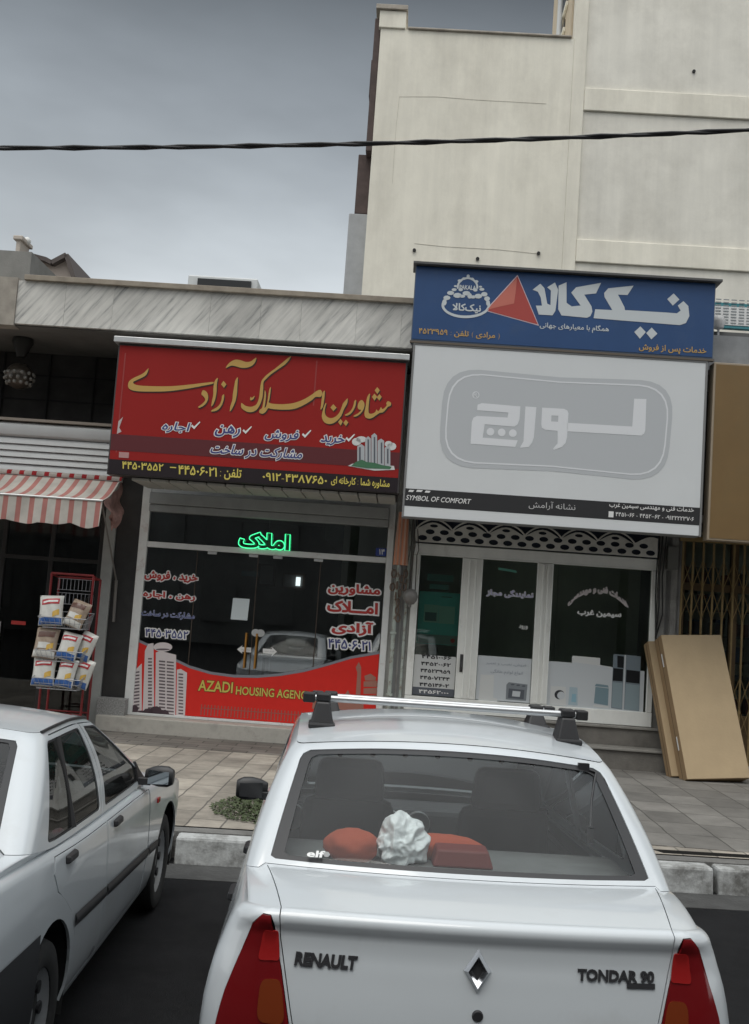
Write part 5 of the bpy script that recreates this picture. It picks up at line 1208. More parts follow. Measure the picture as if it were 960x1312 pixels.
def panel(f, outline, holes=(), cols=(), rows=(), off=0., rim=.012, mirror=False, step=(.05, .08), eps=1e-4, out=None):
    """mesh data of the skin f(s,t) inside outline and outside holes, with exact normals"""
    vs = []; ed = []
    for lp in [list(outline)] + [list(h) for h in holes]:
        p = []
        for i in range(len(lp)):
            a, b = lp[i], lp[(i+1) % len(lp)]; k = max(1, math.ceil(max(abs(b[0]-a[0])/step[0], abs(b[1]-a[1])/step[1])))
            p += [(a[0]+(b[0]-a[0])*j/k, a[1]+(b[1]-a[1])*j/k) for j in range(k)]
        b = len(vs); vs += p; ed += [(b+i, b+(i+1) % len(p)) for i in range(len(p))]
    g = np.array([(c, r_) for c in cols for r_ in rows]) if len(cols) else np.zeros((0, 2))
    if len(g):
        k = inside(g, outline)
        for h in holes: k &= ~inside(g, h)
        g = g[k]; sc_ = np.array([1/step[0], 1/step[1]]); A = np.array([vs[i] for i, j in ed])*sc_; B = np.array([vs[j] for i, j in ed])*sc_; Q_ = g*sc_
        dd = np.full(len(g), 9.)
        for a, b in zip(A, B):
            ab = b-a; t_ = np.clip(((Q_-a)@ab)/max(1e-9, ab@ab), 0, 1); dd = np.minimum(dd, np.linalg.norm(Q_-a-t_[:, None]*ab, axis=1))
        vs += [tuple(q_) for q_ in g[dd > .22]]
    sx_, sy_ = 1/step[0], 1/step[1]
    r = delaunay_2d_cdt([Vector((a*sx_, b*sy_)) for a, b in vs], ed, [], 0, 1e-6)
    P = np.array([(p.x/sx_, p.y/sy_) for p in r[0]]); T = np.array([t_ for t_ in r[2] if len(t_) == 3]); C = P[T].mean(axis=1)
    k = inside(C, outline)
    for h in holes: k &= ~inside(C, h)
    T = T[k]; V = []; NN = []; e_ = eps
    for a, b in P:
        p = f(a, b); du = f(a+e_, b)-f(a-e_, b); dv = f(a, b+e_)-f(a, b-e_); n = du.cross(dv)
        if n.length < 1e-14: n = Vector((0, 0, 1))
        n.normalize()
        if out is not None:
            if n.dot(out if isinstance(out, Vector) else p-Vector(out)) < 0: n = -n
        V.append(p+n*off); NN.append(n)
    F = []
    use = {}
    for t_ in T:
        a, b, c = (int(q_) for q_ in t_)
        if (V[b]-V[a]).cross(V[c]-V[a]).dot(NN[a]+NN[b]+NN[c]) < 0: b, c = c, b
        F.append((a, b, c))
        for x_, y_ in ((a, b), (b, c), (c, a)): use[(x_, y_)] = 1
    if rim:
        for (x_, y_) in list(use):
            if (y_, x_) not in use:
                if mirror and abs(V[x_].x) < 1e-3 and abs(V[y_].x) < 1e-3: continue
                i = len(V); nn = (V[y_]-V[x_]).cross(NN[x_]); nn = nn.normalized() if nn.length > 1e-9 else NN[x_]
                V += [V[x_].copy(), V[y_].copy(), V[y_]-NN[y_]*rim, V[x_]-NN[x_]*rim]; NN += [nn]*4
                F.append((i+1, i, i+3, i+2))
    if mirror:
        n = len(V); V += [Vector((-p.x, p.y, p.z)) for p in V]; NN += [Vector((-p.x, p.y, p.z)) for p in NN]; F += [tuple(q_+n for q_ in t_[::-1]) for t_ in F]
    return V, NN, F
def pmesh(name, data, m, parent, flip=False, label=None):
    V, NN, F = data
    if flip: V = [Vector((-p.x, p.y, p.z)) for p in V]; NN = [Vector((-p.x, p.y, p.z)) for p in NN]; F = [f[::-1] for f in F]
    me = bpy.data.meshes.new(name); me.from_pydata([tuple(p) for p in V], [], F); me.update(); me.materials.append(m)
    for p in me.polygons: p.use_smooth = True
    me.normals_split_custom_set_from_vertices([tuple(n) for n in NN])
    o = bpy.data.objects.new(name, me); COL.objects.link(o); o.parent = parent; BASE[o.name] = (0, 0, 0)
    return tag(o, label)
def rquad(p, r=.12, n=5):
    """rounded polygon in the domain; r = share of the shorter edge"""
    o = []; k = len(p)
    for i in range(k):
        a, b, c = Vector(p[i-1]), Vector(p[i]), Vector(p[(i+1) % k]); d1 = (a-b)*r; d2 = (c-b)*r
        for j in range(n+1): s_ = j/n; o.append(tuple(b + d1*(1-s_)**2 + d2*s_**2))
    return o
def shrink(p, fx, fy):
    c = [sum(q_[i] for q_ in p)/len(p) for i in (0, 1)]; return [(c[0]+(x-c[0])*fx, c[1]+(y-c[1])*fy) for x, y in p]
rng = lambda a, b, st_: [a+st_*i for i in range(int((b-a)/st_)+1)]
paint = mat('car_paint_white', (.55, .585, .61), .30, coat=.9, var=.02, scale=2, dirt=(.40, .405, .40), dscale=1.6, dlo=.52, dhi=.95)
trim = mat('car_trim_black', (.022, .022, .024), .5)
cglass = glass('car_glass', (.84, .88, .88), 1.38, dust=.008)
sglass = glass('car_side_glass', (.5, .54, .54), 1.75, dust=.02)
rubber = mat('tyre_rubber', (.022, .022, .022), .85, var=.3, scale=9)
rimm = mat('wheel_silver', (.36, .37, .38), .4, metal=.5, var=.15, scale=9)
fab = mat('seat_fabric', (.028, .029, .031), .95, var=.2); plast = mat('dash_plastic', (.05, .052, .055), .7); shelfm = mat('shelf_felt', (.16, .165, .165), .95, var=.15, scale=12)
COLS = rng(0, 3, .03); ROWS = [.06, .13, .2, .28, .36, .44, .52, .6, .68, .75, .80, .84, .88, .91, .935, .955, .97, .98, .988, .994, .998, 1.0, 1.02, 1.06, 1.13, 1.22, 1.32, 1.42, 1.52, 1.62, 1.72, 1.82, 1.9, 1.95]
def wheel(car, x, y, r, wd, side):
    o = tag(bpy.data.objects.new('wheel', None), None); COL.objects.link(o); o.parent = car; o.location = (x, y, r); BASE[o.name] = (0, 0, 0)
    sgn = 1 if side > 0 else -1; w2 = wd/2
    prof = [(r*.64, -w2*.9), (r*.70, -w2), (r*.88, -w2*1.02), (r*.96, -w2*.92), (r*.995, -w2*.7), (r, -w2*.3), (r, w2*.3), (r*.995, w2*.7), (r*.96, w2*.92), (r*.88, w2*1.02), (r*.70, w2), (r*.64, w2*.9), (r*.62, 0), (r*.64, -w2*.9)]
    mb = MB(); mb.lathe([(a, b*sgn) for a, b in prof], (0, 0, 0), 'X', 40)
    for k in range(4): mb.lathe([(r*1.002, (-.5+k*.33)*w2-.004), (r*1.004, (-.5+k*.33)*w2), (r*1.002, (-.5+k*.33)*w2+.004)], (0, 0, 0), 'X', 40)
    part('tyre', mb, rubber, o, smooth=40)
    mb = MB(); f = w2*.82; mb.lathe([(0, f*.75), (.05, f*.72), (.07, f*.55), (r*.35, f*.62), (r*.52, f*.7), (r*.60, f*.95), (r*.655, f*1.06), (r*.645, f*.6), (r*.6, 0)] if sgn > 0 else [(0, -f*.75), (.05, -f*.72), (.07, -f*.55), (r*.35, -f*.62), (r*.52, -f*.7), (r*.60, -f*.95), (r*.655, -f*1.06), (r*.645, -f*.6), (r*.6, 0)], (0, 0, 0), 'X', 36); part('rim', mb, rimm, o, smooth=35)
    mb = MB()
    for k in range(8):
        a = 2*math.pi*k/8; c = (sgn*f*.655, r*.44*math.cos(a), r*.44*math.sin(a)); mb.lathe([(0, -.012), (r*.085, -.012), (r*.085, .012), (0, .012)], c, 'X', 10)
    part('rim_slot', mb, trim, o)
    return o
def build_car(car, S, P):
    H = {}                                            # panel openings
    gap = .0035
    # wheel arches along the lower edge
    zt_ = lambda y, z: S.side(y, z)
    bottom = [(0, 0), (S.wmap[0][0]*.99, 0)]
    for ya in P['axles']:
        Rw = P['arch']; a0 = math.asin(max(-1, (S.zb-P['wr'])/Rw))
        bottom += [zt_(ya-Rw*math.cos(a), P['wr']+Rw*math.sin(a)) for a in [a0+(math.pi-2*a0)*i/22 for i in range(23)]]
    bottom += [(2.0, 0), (3, 0)]
    outline = bottom + [(3, 1.985), (0, 1.985)]
    holes = []
    lid = P['lid'](S); lidh = [(-.3, lid[0][1])] + [(x, y) for x, y in lid] + [(-.3, lid[-1][1])]
    holes.append(lidh)
    holes.append(P['light'](S))
    if P.get('hood'): holes.append(P['hood'](S) + [(3.3, P['hood'](S)[-1][1]), (3.3, P['hood'](S)[0][1])])
    if P.get('headlight'): holes.append(P['headlight'](S))
    doors = P['doors'](S)
    for d in doors: holes.append(d)
    V1 = panel(S.WD, outline, holes, COLS, ROWS, mirror=True, out=(0, S.L/2, .45), step=(.03, .045))
    # greenhouse frame
    gh = P['gwin'](S)
    gout = [(0, 0.002), (3, .002), (3, 1), (0, 1)]
    rear = gh['rear']; ws = gh['screen']
    gho = [[(-.3, rear[0][1])] + rear + [(-.3, rear[-1][1])], ws + [(3.3, ws[-1][1]), (3.3, ws[0][1])]] + gh['sides'] + gh['slits']
    GR = [.04, .1, .2, .3, .4, .5, .6, .7, .8, .88, .93, .96, .985]
    V2 = panel(S.G, gout, gho, COLS, GR, mirror=True, out=(0, S.L/2, .7), step=(.03, .06))
    # roof cap
    edge = [S.G(sv, 1) for sv in rng(0, 3, .02)]; ro = [(p.x, p.y) for p in edge]; ro = ro + [(-x, y) for x, y in ro[::-1][1:-1]]
    V3 = panel(S.R, ro, [], rng(-S.tw, S.tw, .05), rng(.6, 3.2, .06), rim=0, step=(.05, .05), out=Vector((0, 0, 1)))
    V, NN, F = [], [], []
    for a, b, c in (V1, V2, V3):
        n = len(V); V += a; NN += b; F += [tuple(i+n for i in f) for f in c]
    body = pmesh('body', (V, NN, F), paint, car)
    # lid
    le = shrink([(-x, y) for x, y in lid[::-1]] + lid, .9945, .997)
    lidm = pmesh('trunk_lid', panel(S.WD, le, [], rng(-1, 1, .03), ROWS, out=(0, S.L/2, .45), step=(.03, .045)), paint, car)
    if P.get('hood'):
        hd = P['hood'](S); hs = [(3-(3-x)*.992, y) for x, y in hd]
        pmesh('bonnet', panel(S.WD, hs + [(3, hs[-1][1]), (3, hs[0][1])], [], rng(1.9, 3, .03), ROWS, mirror=True, out=(0, S.L/2, .45), step=(.03, .045)), paint, car)
    for d, nm in zip(doors, ('rear', 'front')):
        dd = shrink(d, .986, .989)
        for fl in (False, True):
            o = pmesh('door', panel(S.WD, dd, [], COLS, ROWS, out=(0, S.L/2, .45), step=(.03, .045)), paint, car, fl)
            hy, hz = P['handles'][nm]; p = S.WD(*S.side(hy, hz)); sx_ = -1 if fl else 1
            mb = MB(); mb.hexa([(sx_*(p.x+.001), hy-.075, hz-.016), (sx_*(p.x+.022), hy-.065, hz-.011), (sx_*(p.x+.022), hy+.065, hz-.011), (sx_*(p.x+.001), hy+.075, hz-.016), (sx_*(p.x-.004), hy-.075, hz+.022), (sx_*(p.x+.019), hy-.065, hz+.016), (sx_*(p.x+.019), hy+.065, hz+.016), (sx_*(p.x-.004), hy+.075, hz+.022)])
            if fl: mb.f = [f[::-1] for f in mb.f]
            part('handle', mb, trim, o, bevel=.007)
    for fl in (False, True):
        lt = P['light'](S); L1 = shrink(lt, .97, .985)
        lo = pmesh('taillight', panel(S.WD, L1, [], rng(.5, 1.2, .02), [r_ for r_ in ROWS if r_ < 1], off=.004, out=(0, S.L/2, .45), step=(.02, .045)), P['lightm'], car, fl)
        for nm, poly, m in P['lightparts'](S): pmesh(nm, panel(S.WD, poly, [], rng(.5, 1.2, .02), rng(0, 1, .04), off=.007, rim=.004, out=(0, S.L/2, .45), step=(.02, .045)), m, lo, fl)
        if P.get('headlight'):
            pmesh('headlight', panel(S.WD, shrink(P['headlight'](S), .97, .97), [], rng(1.9, 3, .02), rng(0, 1.2, .04), off=.003, out=(0, S.L/2, .45), step=(.02, .045)), mat('headlamp', (.55, .58, .6), .1, coat=1), car, fl)
    # glass
    def win(poly, nm, m, frit, fm, sym=None, flip=False):
        pl = poly if sym is None else (([(-x, y) for x, y in poly[::-1]] + poly) if sym == 0 else poly)
        big = shrink(pl, 1.01, 1.02)
        inner = shrink(pl, 1-frit[0], 1-frit[1])
        mir = sym == 3
        if mir:
            big = [(3-(3-x)*1.01, y) for x, y in poly] + [(3, poly[-1][1]), (3, poly[0][1])]
            o = pmesh(nm, panel(S.G, big, [], COLS, GR, off=-.006, rim=0, mirror=True, out=(0, S.L/2, .7), step=(.05, .08)), m, car); return o
        o = pmesh(nm, panel(S.G, big, [], rng(-3, 3, .05), GR, off=-.006, rim=0, out=(0, S.L/2, .7), step=(.05, .08)), m, car, flip)
        pmesh('seal', panel(S.G, shrink(pl, .998, .996), [inner], [], [], off=-.003, rim=0, out=(0, S.L/2, .7), step=(.04, .06)), fm, o, flip)
        return o
    win(rear, 'rear_window', cglass, P['frit'], trim, 0)
    win(ws, 'windscreen', cglass, (.05, .05), trim, 3)
    for fl in (False, True):
        for sd_ in gh['sides']: win(sd_, 'side_window', sglass, P['sfrit'], trim, None, fl)
    # mirrors
    my, mz = P['mirror']; p = S.G(*S.gside(my-.05, .05))
    for sg in (-1, 1):
        x0 = p.x-.02; mb = MB(); n = 10
        prof = [(.0, .55), (.25, .85), (.5, 1), (.8, .98), (1, .7)]
        rings = []
        for a, k in prof:
            xx = sg*(x0+.05+a*.165); rings.append([(xx, my+.02+.068*k*math.cos(2*math.pi*j/n)*(1 if math.cos(2*math.pi*j/n) > 0 else .55) - .02*a, mz+.060*k*math.copysign(abs(math.sin(2*math.pi*j/n))**.7, math.sin(2*math.pi*j/n))) for j in range(n)])
        b = [v for r_ in rings for v in r_]
        mb.add(b, [((i*n+j), (i*n+(j+1) % n), ((i+1)*n+(j+1) % n), ((i+1)*n+j))[::sg] for i in range(len(prof)-1) for j in range(n)] + [tuple(range(n))[::-sg], tuple(range((len(prof)-1)*n, len(prof)*n))[::sg]])
        mb.bar((sg*(x0-.02), my, mz-.03), (sg*(x0+.09), my, mz-.03), .05, .04)
        o = part('mirror', mb, trim, car, smooth=50, bevel=.004)
        mb = MB(); mb.hexa([(sg*(x0+.075), my-.036, mz-.040), (sg*(x0+.195), my-.050, mz-.034), (sg*(x0+.195), my-.044, mz-.034), (sg*(x0+.075), my-.030, mz-.040), (sg*(x0+.075), my-.036, mz+.040), (sg*(x0+.195), my-.050, mz+.034), (sg*(x0+.195), my-.044, mz+.034), (sg*(x0+.075), my-.030, mz+.040)])
        part('mirror_glass', mb, P.get('mirrorm') or mat('mirror_silver', (.45, .48, .5), .05, metal=1.0), o)
    # underside, wheel wells, wheels
    mb = MB(); mb.box(-S.hw+.14, S.hw-.14, .12, S.L-.12, S.zb+.0, .34); mb.box(-S.hw+.30, S.hw-.30, .12, S.L-.12, .34, .62)
    mb.box(-S.hw+.13, S.hw-.13, P['axles'][0]+.42, P['axles'][1]-.42, .33, .5)
    part('chassis', mb, mat('under_black', (.012, .012, .012), .9), car)
    for k, ya in enumerate(P['axles']):
        for sg in (-1, 1):
            wheel(car, sg*(S.hw-.115), ya, P['wr'], .185, sg)
            mb = MB(); n = 20; Rw = P['arch']+.004; a0 = -.3; ps = [(ya-Rw*math.cos(a), P['wr']+Rw*math.sin(a)) for a in [a0+(math.pi-2*a0)*i/n for i in range(n+1)]]
            mb.add([(sg*(S.hw-.025), y, z) for y, z in ps] + [(sg*(S.hw-.30), y, z) for y, z in ps], [(i, i+1, i+n+2, i+n+1) for i in range(n)]); part('wheel_well', mb, mat('under_black', ()), car)
    # cabin
    tub = MB(); f0, f1 = P['cabin']; xw = S.hw-.15
    tub.box(-xw, xw, f0, f1, .34, .40); part('cabin_floor', tub, mat('carpet', (.03, .03, .03), .95), car)
    for sg in (-1, 1):
        tub = MB(); tub.box(sg*xw-.02, sg*xw+.02, f0, f1, .401, P['beltz']-.03); part('door_trim', tub, plast, car)
    mb = MB(); mb.box(-xw+.03, xw-.03, P['shelf'][0], P['shelf'][1], P['shelf'][2]-.03, P['shelf'][2]); part('parcel_shelf', mb, shelfm, car)
    def cushion(x0, x1, y0, y1, z0, z1, lean=0.):
        mb = MB(); mb.hexa([(x0, y0, z0), (x1, y0, z0), (x1, y1, z0), (x0, y1, z0), (x0+.02, y0-lean, z1), (x1-.02, y0-lean, z1), (x1-.02, y1-lean, z1), (x0+.02, y1-lean, z1)]); return mb
    sy = P['seat']; part('rear_bench', cushion(-xw+.04, xw-.04, P['shelf'][1]+.02, P['shelf'][1]+.18, .5, P['shelf'][2]-.02, .05), fab, car, bevel=.04)
    part('rear_cushion', cushion(-xw+.04, xw-.04, P['shelf'][1]+.14, P['shelf'][1]+.62, .401, .62), fab, car, bevel=.04)
    for sg in (-1, 1):
        mb = MB(); mb.hexa([(sg*.36-.25, sy, .45), (sg*.36+.25, sy, .45), (sg*.36+.25, sy+.14, .45), (sg*.36-.25, sy+.14, .45), (sg*.36-.205, sy-.13, 1.14), (sg*.36+.205, sy-.13, 1.14), (sg*.36+.205, sy-.03, 1.14), (sg*.36-.205, sy-.03, 1.14)]); part('front_seat', mb, fab, car, bevel=.045)
        part('seat_cushion', cushion(sg*.36-.25, sg*.36+.25, sy+.05, sy+.55, .401, .58), fab, car, bevel=.045)
        part('headrest', cushion(sg*.36-.165, sg*.36+.165, sy-.145, sy-.05, 1.13, 1.32, .02), fab, car, bevel=.035)
    mb = MB(); d0 = P['dash']; mb.hexa([(-xw+.03, d0, .62), (xw-.03, d0, .62), (xw-.03, d0+.45, .62), (-xw+.03, d0+.45, .62), (-xw+.03, d0+.06, P['beltz']), (xw-.03, d0+.06, P['beltz']), (xw-.03, d0+.45, P['beltz']-.02), (-xw+.03, d0+.45, P['beltz']-.02)]); part('dashboard', mb, plast, car, bevel=.03)
    mb = MB(); c = Vector((-.36, d0-.18, P['beltz']-.07)); mb.tube([c + Vector((.185*math.cos(a), .09*math.sin(a)*-.6, .185*math.sin(a))) for a in [2*math.pi*i/28 for i in range(28)]], .016, 8, closed=True); mb.bar(c+Vector((-.18, 0, 0)), c+Vector((.18, 0, 0)), .05, .02); mb.bar(c, c+Vector((0, .25, -.05)), .05, .05); part('steering_wheel', mb, trim, car, smooth=50)
    return body, lidm
# ------------------------------------------------------------------ the sedan seen from behind
T = Skin(L=4.10, hw=.824, rc=.205, br=.05, bf=.22, rcf=.30, zb=.22, ztr=1.092, ztf=.72, re=.030, deck=.012, hoodc=.04, tw=.615, cr=.055, gbulge=.020,
         zts=([.0, .25, .6, 1.45, 2.75, 3.25, 3.75, 3.95], [1.092, 1.080, 1.05, .99, .95, .92, .82, .72]), zgr=1.122, zgs=([.45, .65, .95, 1.55, 2.75, 2.95], [1.122, 1.09, 1.045, 1.015, .975, .985]),
         pr=([.2, .3, .5, .60, .62, .78, .92, .985, 1.025, 1.06, 1.10], [.05, .005, .0, .01, .055, .065, .085, .096, .098, .087, .090]),
         pf=([.2, .3, .5, .72], [.06, .0, .0, .06]), ps=([.2, .32, .55, .75, .88, 1.0, 1.1], [.045, .012, .0, .004, .022, .060, .092]),
         zr=([.85, .97, 1.15, 1.45, 1.75, 1.95, 2.15], [1.415, 1.450, 1.485, 1.508, 1.505, 1.48, 1.44]),
         gb=(.738, .05, .48, .08, 3.01, .14, .12), gt=(.615, .05, .97, .05, 2.01, .06, .10)).setup()
def t_lid(S):
    z = lambda v: (v-S.zb)/(S.ztr-S.zb)
    xs = [(.505, z(.63)), (.545, z(.78)), (.580, z(.92)), (.602, z(1.01)), (.608, z(1.075)), (.609, 1.0)]
    o = [(S.sx(x), t_) for x, t_ in xs]; o[0] = (o[0][0]-.02, o[0][1])
    return [(S.sx(.47), z(.615))] + o[0:] + [(S.sx(.606), 1.3), (S.sx(.602), 1.93)]
def t_light(S):
    z = lambda v, sv=.85: (v-S.zb)/(S.zt(sv)-S.zb)
    return [(S.sx(.515), z(.62)), (S.sx(.553), z(.78)), (S.sx(.588), z(.92)), (S.sx(.614), z(1.01)), (.806, z(1.074)), (.834, z(1.076)), (.868, z(1.045)), (.895, z(.95)), (.912, z(.85)), (.922, z(.74)), (.922, z(.62))]
z_ = lambda v: (v-T.zb)/(T.ztr-T.zb)
lred = mat('lamp_red', (.15, .006, .008), .10, coat=.3); lamb = mat('lamp_amber', (.17, .032, .009), .15); lbr = mat('lamp_bright_red', (.30, .014, .014), .1); lcl = mat('lamp_dark_red', (.075, .005, .006), .15)
def t_lparts(S):
    return [('amber_lens', rquad([(.728, z_(.775)), (.758, z_(.895)), (.822, z_(.895)), (.822, z_(.775))], .3), lamb),
            ('brake_lens', rquad([(.770, z_(.945)), (.784, z_(1.03)), (.828, z_(1.03)), (.838, z_(.945))], .2), lbr),
            ('lower_lens', rquad([(.70, z_(.64)), (.715, z_(.745)), (.89, z_(.745)), (.895, z_(.64))], .15), lcl)]
def t_doors(S):
    q = S.side
    rear = [q(1.10, .25), q(1.80, .25), q(1.81, .6), q(1.81, .955), q(1.35, .968), q(.95, .985), q(.90, .88), q(.93, .75), q(1.03, .62), q(1.09, .5)]
    front = [q(1.825, .25), q(2.86, .25), q(2.88, .6), q(2.86, .92), q(2.35, .938), q(1.825, .953)]
    return rear, front
def t_gwin(S):
    g = S.gside; rear = [(0, .035), (.50, .035), (.745, .04), (.768, .06), (.77, .10), (.785, .5), (.80, .86), (.795, .91), (.765, .94), (.4, .945), (0, .945)]
    ws = [(3, .07), (2.28, .07), (2.26, .1), (2.26, .88), (2.28, .92), (3, .92)]
    s1 = rquad([g(1.83, .09), g(1.10, .10), g(1.25, .86), g(1.80, .90)], .10); s2 = rquad([g(2.75, .10), g(1.90, .09), g(1.88, .90), g(2.12, .88)], .10)
    sl = [[g(1.848, .002), g(1.856, .002), g(1.85, .94), g(1.842, .94)]]
    return dict(rear=rear, screen=ws, sides=[s1, s2], slits=sl)
CAR1 = Matrix.Translation((.405, 3.15, 0)) @ Matrix.Rotation(.040, 4, 'Z')
car1 = thing('parked_car', 'white saloon with a roof rack parked nose to the kerb, seen from behind', 'car', (0, 0, 0), frame=CAR1)
HOODT = lambda S: [(2.30, .985), (2.04, 1.0), (1.97, 1.1), (1.93, 1.9), (2.2, 1.96)]
HLT = lambda S: [(2.03, .78), (2.03, .93), (2.3, .93), (2.48, .9), (2.46, .78), (2.25, .74)]
P1 = dict(axles=(.73, 3.36), arch=.345, wr=.30, lid=t_lid, light=t_light, lightm=lred, lightparts=t_lparts, doors=t_doors, gwin=t_gwin, handles={'rear': (1.14, .86), 'front': (2.00, .84)}, hood=None, headlight=HLT, mirrorm=mat('mirror_dark_reflection', (.03, .03, .032), .1),  # mirror glass coloured dark to stand for the dark car it reflects
          frit=(.065, .085), sfrit=(.05, .05), mirror=(2.60, 1.01), cabin=(.85, 2.85), beltz=.97, shelf=(.55, 1.03, 1.105), seat=1.87, dash=2.47)
body1, lid1 = build_car(car1, T, P1)
# marks on the lid
def lidpt(px, py):
    y = 3.24
    for _ in range(3):
        d = ray(px, py); k = y/d[1]; p = CAR1.inverted() @ Vector((d[0]*k, y, CAMH+d[2]*k)); q = T.WD(T.sx(abs(p.x)), (p.z-T.zb)/(T.ztr-T.zb)); y = (CAR1 @ Vector((p.x, q.y, p.z))).y
    return p.x, p.z
def on_lid(mb, off):
    def f(x, z):
        s_ = T.sx(x); p = T.WD(s_, (z-T.zb)/(T.ztr-T.zb)); return p
    o = MB()
    for (x, y, z) in mb.v: p = f(x, z); o.v.append((x, p.y-off-y, z))
    o.f = mb.f; return o
def solid(mb, d):
    n = len(mb.v); use = {(f[i], f[(i+1) % len(f)]) for f in mb.f for i in range(len(f))}
    o = MB(); o.v = mb.v + [(x, y-d, z) for x, y, z in mb.v]; o.f = [tuple(i+n for i in f) for f in mb.f] + [(a, b, b+n, a+n)[::-1] for a, b in use if (b, a) not in use]; return o
chrome = mat('badge_chrome', (.30, .31, .32), .25, metal=.8); chd = mat('badge_dark', (.06, .06, .065), .35, metal=.5)
a = lidpt(379, 1218); b = lidpt(457, 1243); c = lidpt(379, 1234)
mb = MB(); write(mb, 'RENAULT', (a[0], b[0], (a[1]+c[1])/2-.022, (a[1]+c[1])/2+.016), 0, .05, .1); part('badge_letters', on_lid(solid(mb, -.004), .001), chd, lid1)
c0 = lidpt(612, 1244); hw_, hh_ = .042, .062
mb = MB(); o_ = [(c0[0]-hw_, c0[1]), (c0[0], c0[1]+hh_), (c0[0]+hw_, c0[1]), (c0[0], c0[1]-hh_)]; i_ = [(c0[0]+(x-c0[0])*.40, c0[1]+(z-c0[1])*.42) for x, z in o_]
y0 = T.WD(T.sx(c0[0]), z_(c0[1])).y
mid = [(c0[0]+(x-c0[0])*.7, c0[1]+(z-c0[1])*.71) for x, z in o_]
yy = lambda z: T.WD(T.sx(c0[0]), z_(z)).y
mb.add([(x, yy(z)-.001, z) for x, z in o_] + [(x, yy(z)-.016, z) for x, z in mid] + [(x, yy(z)-.001, z) for x, z in i_], [(k, (k+1) % 4, (k+1) % 4+4, k+4) for k in range(4)] + [(k+4, (k+1) % 4+4, (k+1) % 4+8, k+8) for k in range(4)])
part('emblem', mb, mat('emblem_chrome', (.55, .56, .58), .18, metal=1.0), lid1)
mb = MB(); mb.add([(x, yy(z)-.0015, z) for x, z in i_], [(0, 1, 2, 3)[::-1]]); part('emblem_centre', mb, chd, lid1)
k0 = lidpt(612, 1302); mb = MB(); mb.lathe([(0, -.006), (.014, -.006), (.017, -.002), (.017, .004)], (k0[0], T.WD(T.sx(k0[0]), z_(k0[1])).y, k0[1]), 'Y', 16); part('lock', mb, trim, lid1, smooth=40)
a = lidpt(740, 1241); b = lidpt(838, 1258)
mb = MB(); write(mb, 'TONDAR 90', (a[0], b[0], b[1]-.004, b[1]+.030), 0, .04, .05); part('badge_letters', on_lid(solid(mb, -.004), .001), chd, lid1)
a = lidpt(803, 1255); b = lidpt(839, 1264); mb = MB(); mb.sheet([(a[0], b[1]-.006), (b[0], b[1]-.006), (b[0], b[1]+.008), (a[0], b[1]+.008)], 0); part('badge_bar', on_lid(solid(mb, -.003), .001), chd, lid1)
mb = MB(); p = T.WD(0, 1.93)
# number plate recess and bumper trim below the photo's edge
mb = MB(); mb.sheet([(-.27, .66), (.27, .66), (.27, .775), (-.27, .775)], 0); part('number_plate', on_lid(solid(mb, -.004), .001), white_v, lid1)
mb = MB(); mb.grid(lambda i, j: tuple(T.WD(-.98+1.96*i, .27+.10*j) + Vector((0, -.006, 0))), 40, 3); part('bumper_strip', mb, trim, car1, smooth=50)
# rear window extras: fixings seen through the glass
mb = MB()
for k in range(8):
    p = T.G(-.6+1.2*k/7, .915); mb.lathe([(0, -.01), (.010, -.008), (.010, .008), (0, .01)], p+Vector((0, .02, -.012)), 'Y', 8)
part('window_clip', mb, trim, car1)
def carpt(px, py, Y):
    d = ray(px, py); k = Y/d[1]; return CAR1.inverted() @ Vector((d[0]*k, Y, CAMH+d[2]*k))
def gpt(px, py, off=.012):                           # pixel -> inner face of the rear glass
    Y = 3.8
    for _ in range(6):
        p = carpt(px, py, Y); t_ = (p.z-1.13)/(1.495-1.13); sv = .8*abs(p.x)/(.695+(.575-.695)*t_); q = T.G(sv, min(1, max(0, t_))); Y = (CAR1 @ Vector((p.x, q.y+off, p.z))).y
    return p
a = gpt(394, 1089, -.010); b = gpt(416, 1099, -.010)
mb = MB(); write(mb, 'elf', (a.x, b.x, b.z, a.z), 0, .03, .2); mb.v = [(x, a.y+(b.y-a.y)*(a.z-z)/(a.z-b.z), z) for x, y, z in mb.v]; part('sticker_letters', mb, white_v, car1)
mb = MB(); a = gpt(419, 1090, -.010); mb.add([(a.x+.012*math.cos(k*1.047), a.y, a.z-.012+.010*math.sin(k*1.047)) for k in range(6)], [tuple(range(6))[::-1]]); part('sticker_mark', mb, white_v, car1)
# hanging cord and its clip inside the glass, right
pts = [gpt(x, y, .03) for x, y in ((748, 984), (756, 987), (764, 990), (762, 1000), (758, 1025), (757, 1060))]
mb = MB(); mb.tube(pts, .005, 6); q = pts[-1]; mb.tube([q, q+Vector((0, 0, -.055))], .013, 8); q = pts[0]; mb.box(q.x-.022, q.x+.02, q.y-.01, q.y+.01, q.z-.012, q.z+.018)
part('aerial_cord', mb, trim, car1, smooth=50)
# round air vents and centre screen of the dashboard
mb = MB()
for x in (-.62, -.115, .035, .62): mb.lathe([(.052, -.015), (.062, -.02), (.066, 0), (.06, .02)], (x, 2.505, .90), 'Y', 24)
part('air_vent', mb, mat('vent_silver', (.5, .52, .53), .3, metal=.7), car1, smooth=40)
mb = MB(); mb.box(-.15, .07, 2.45, 2.49, .68, .82); part('radio', mb, mat('radio_grey', (.16, .17, .18), .4), car1, bevel=.01)
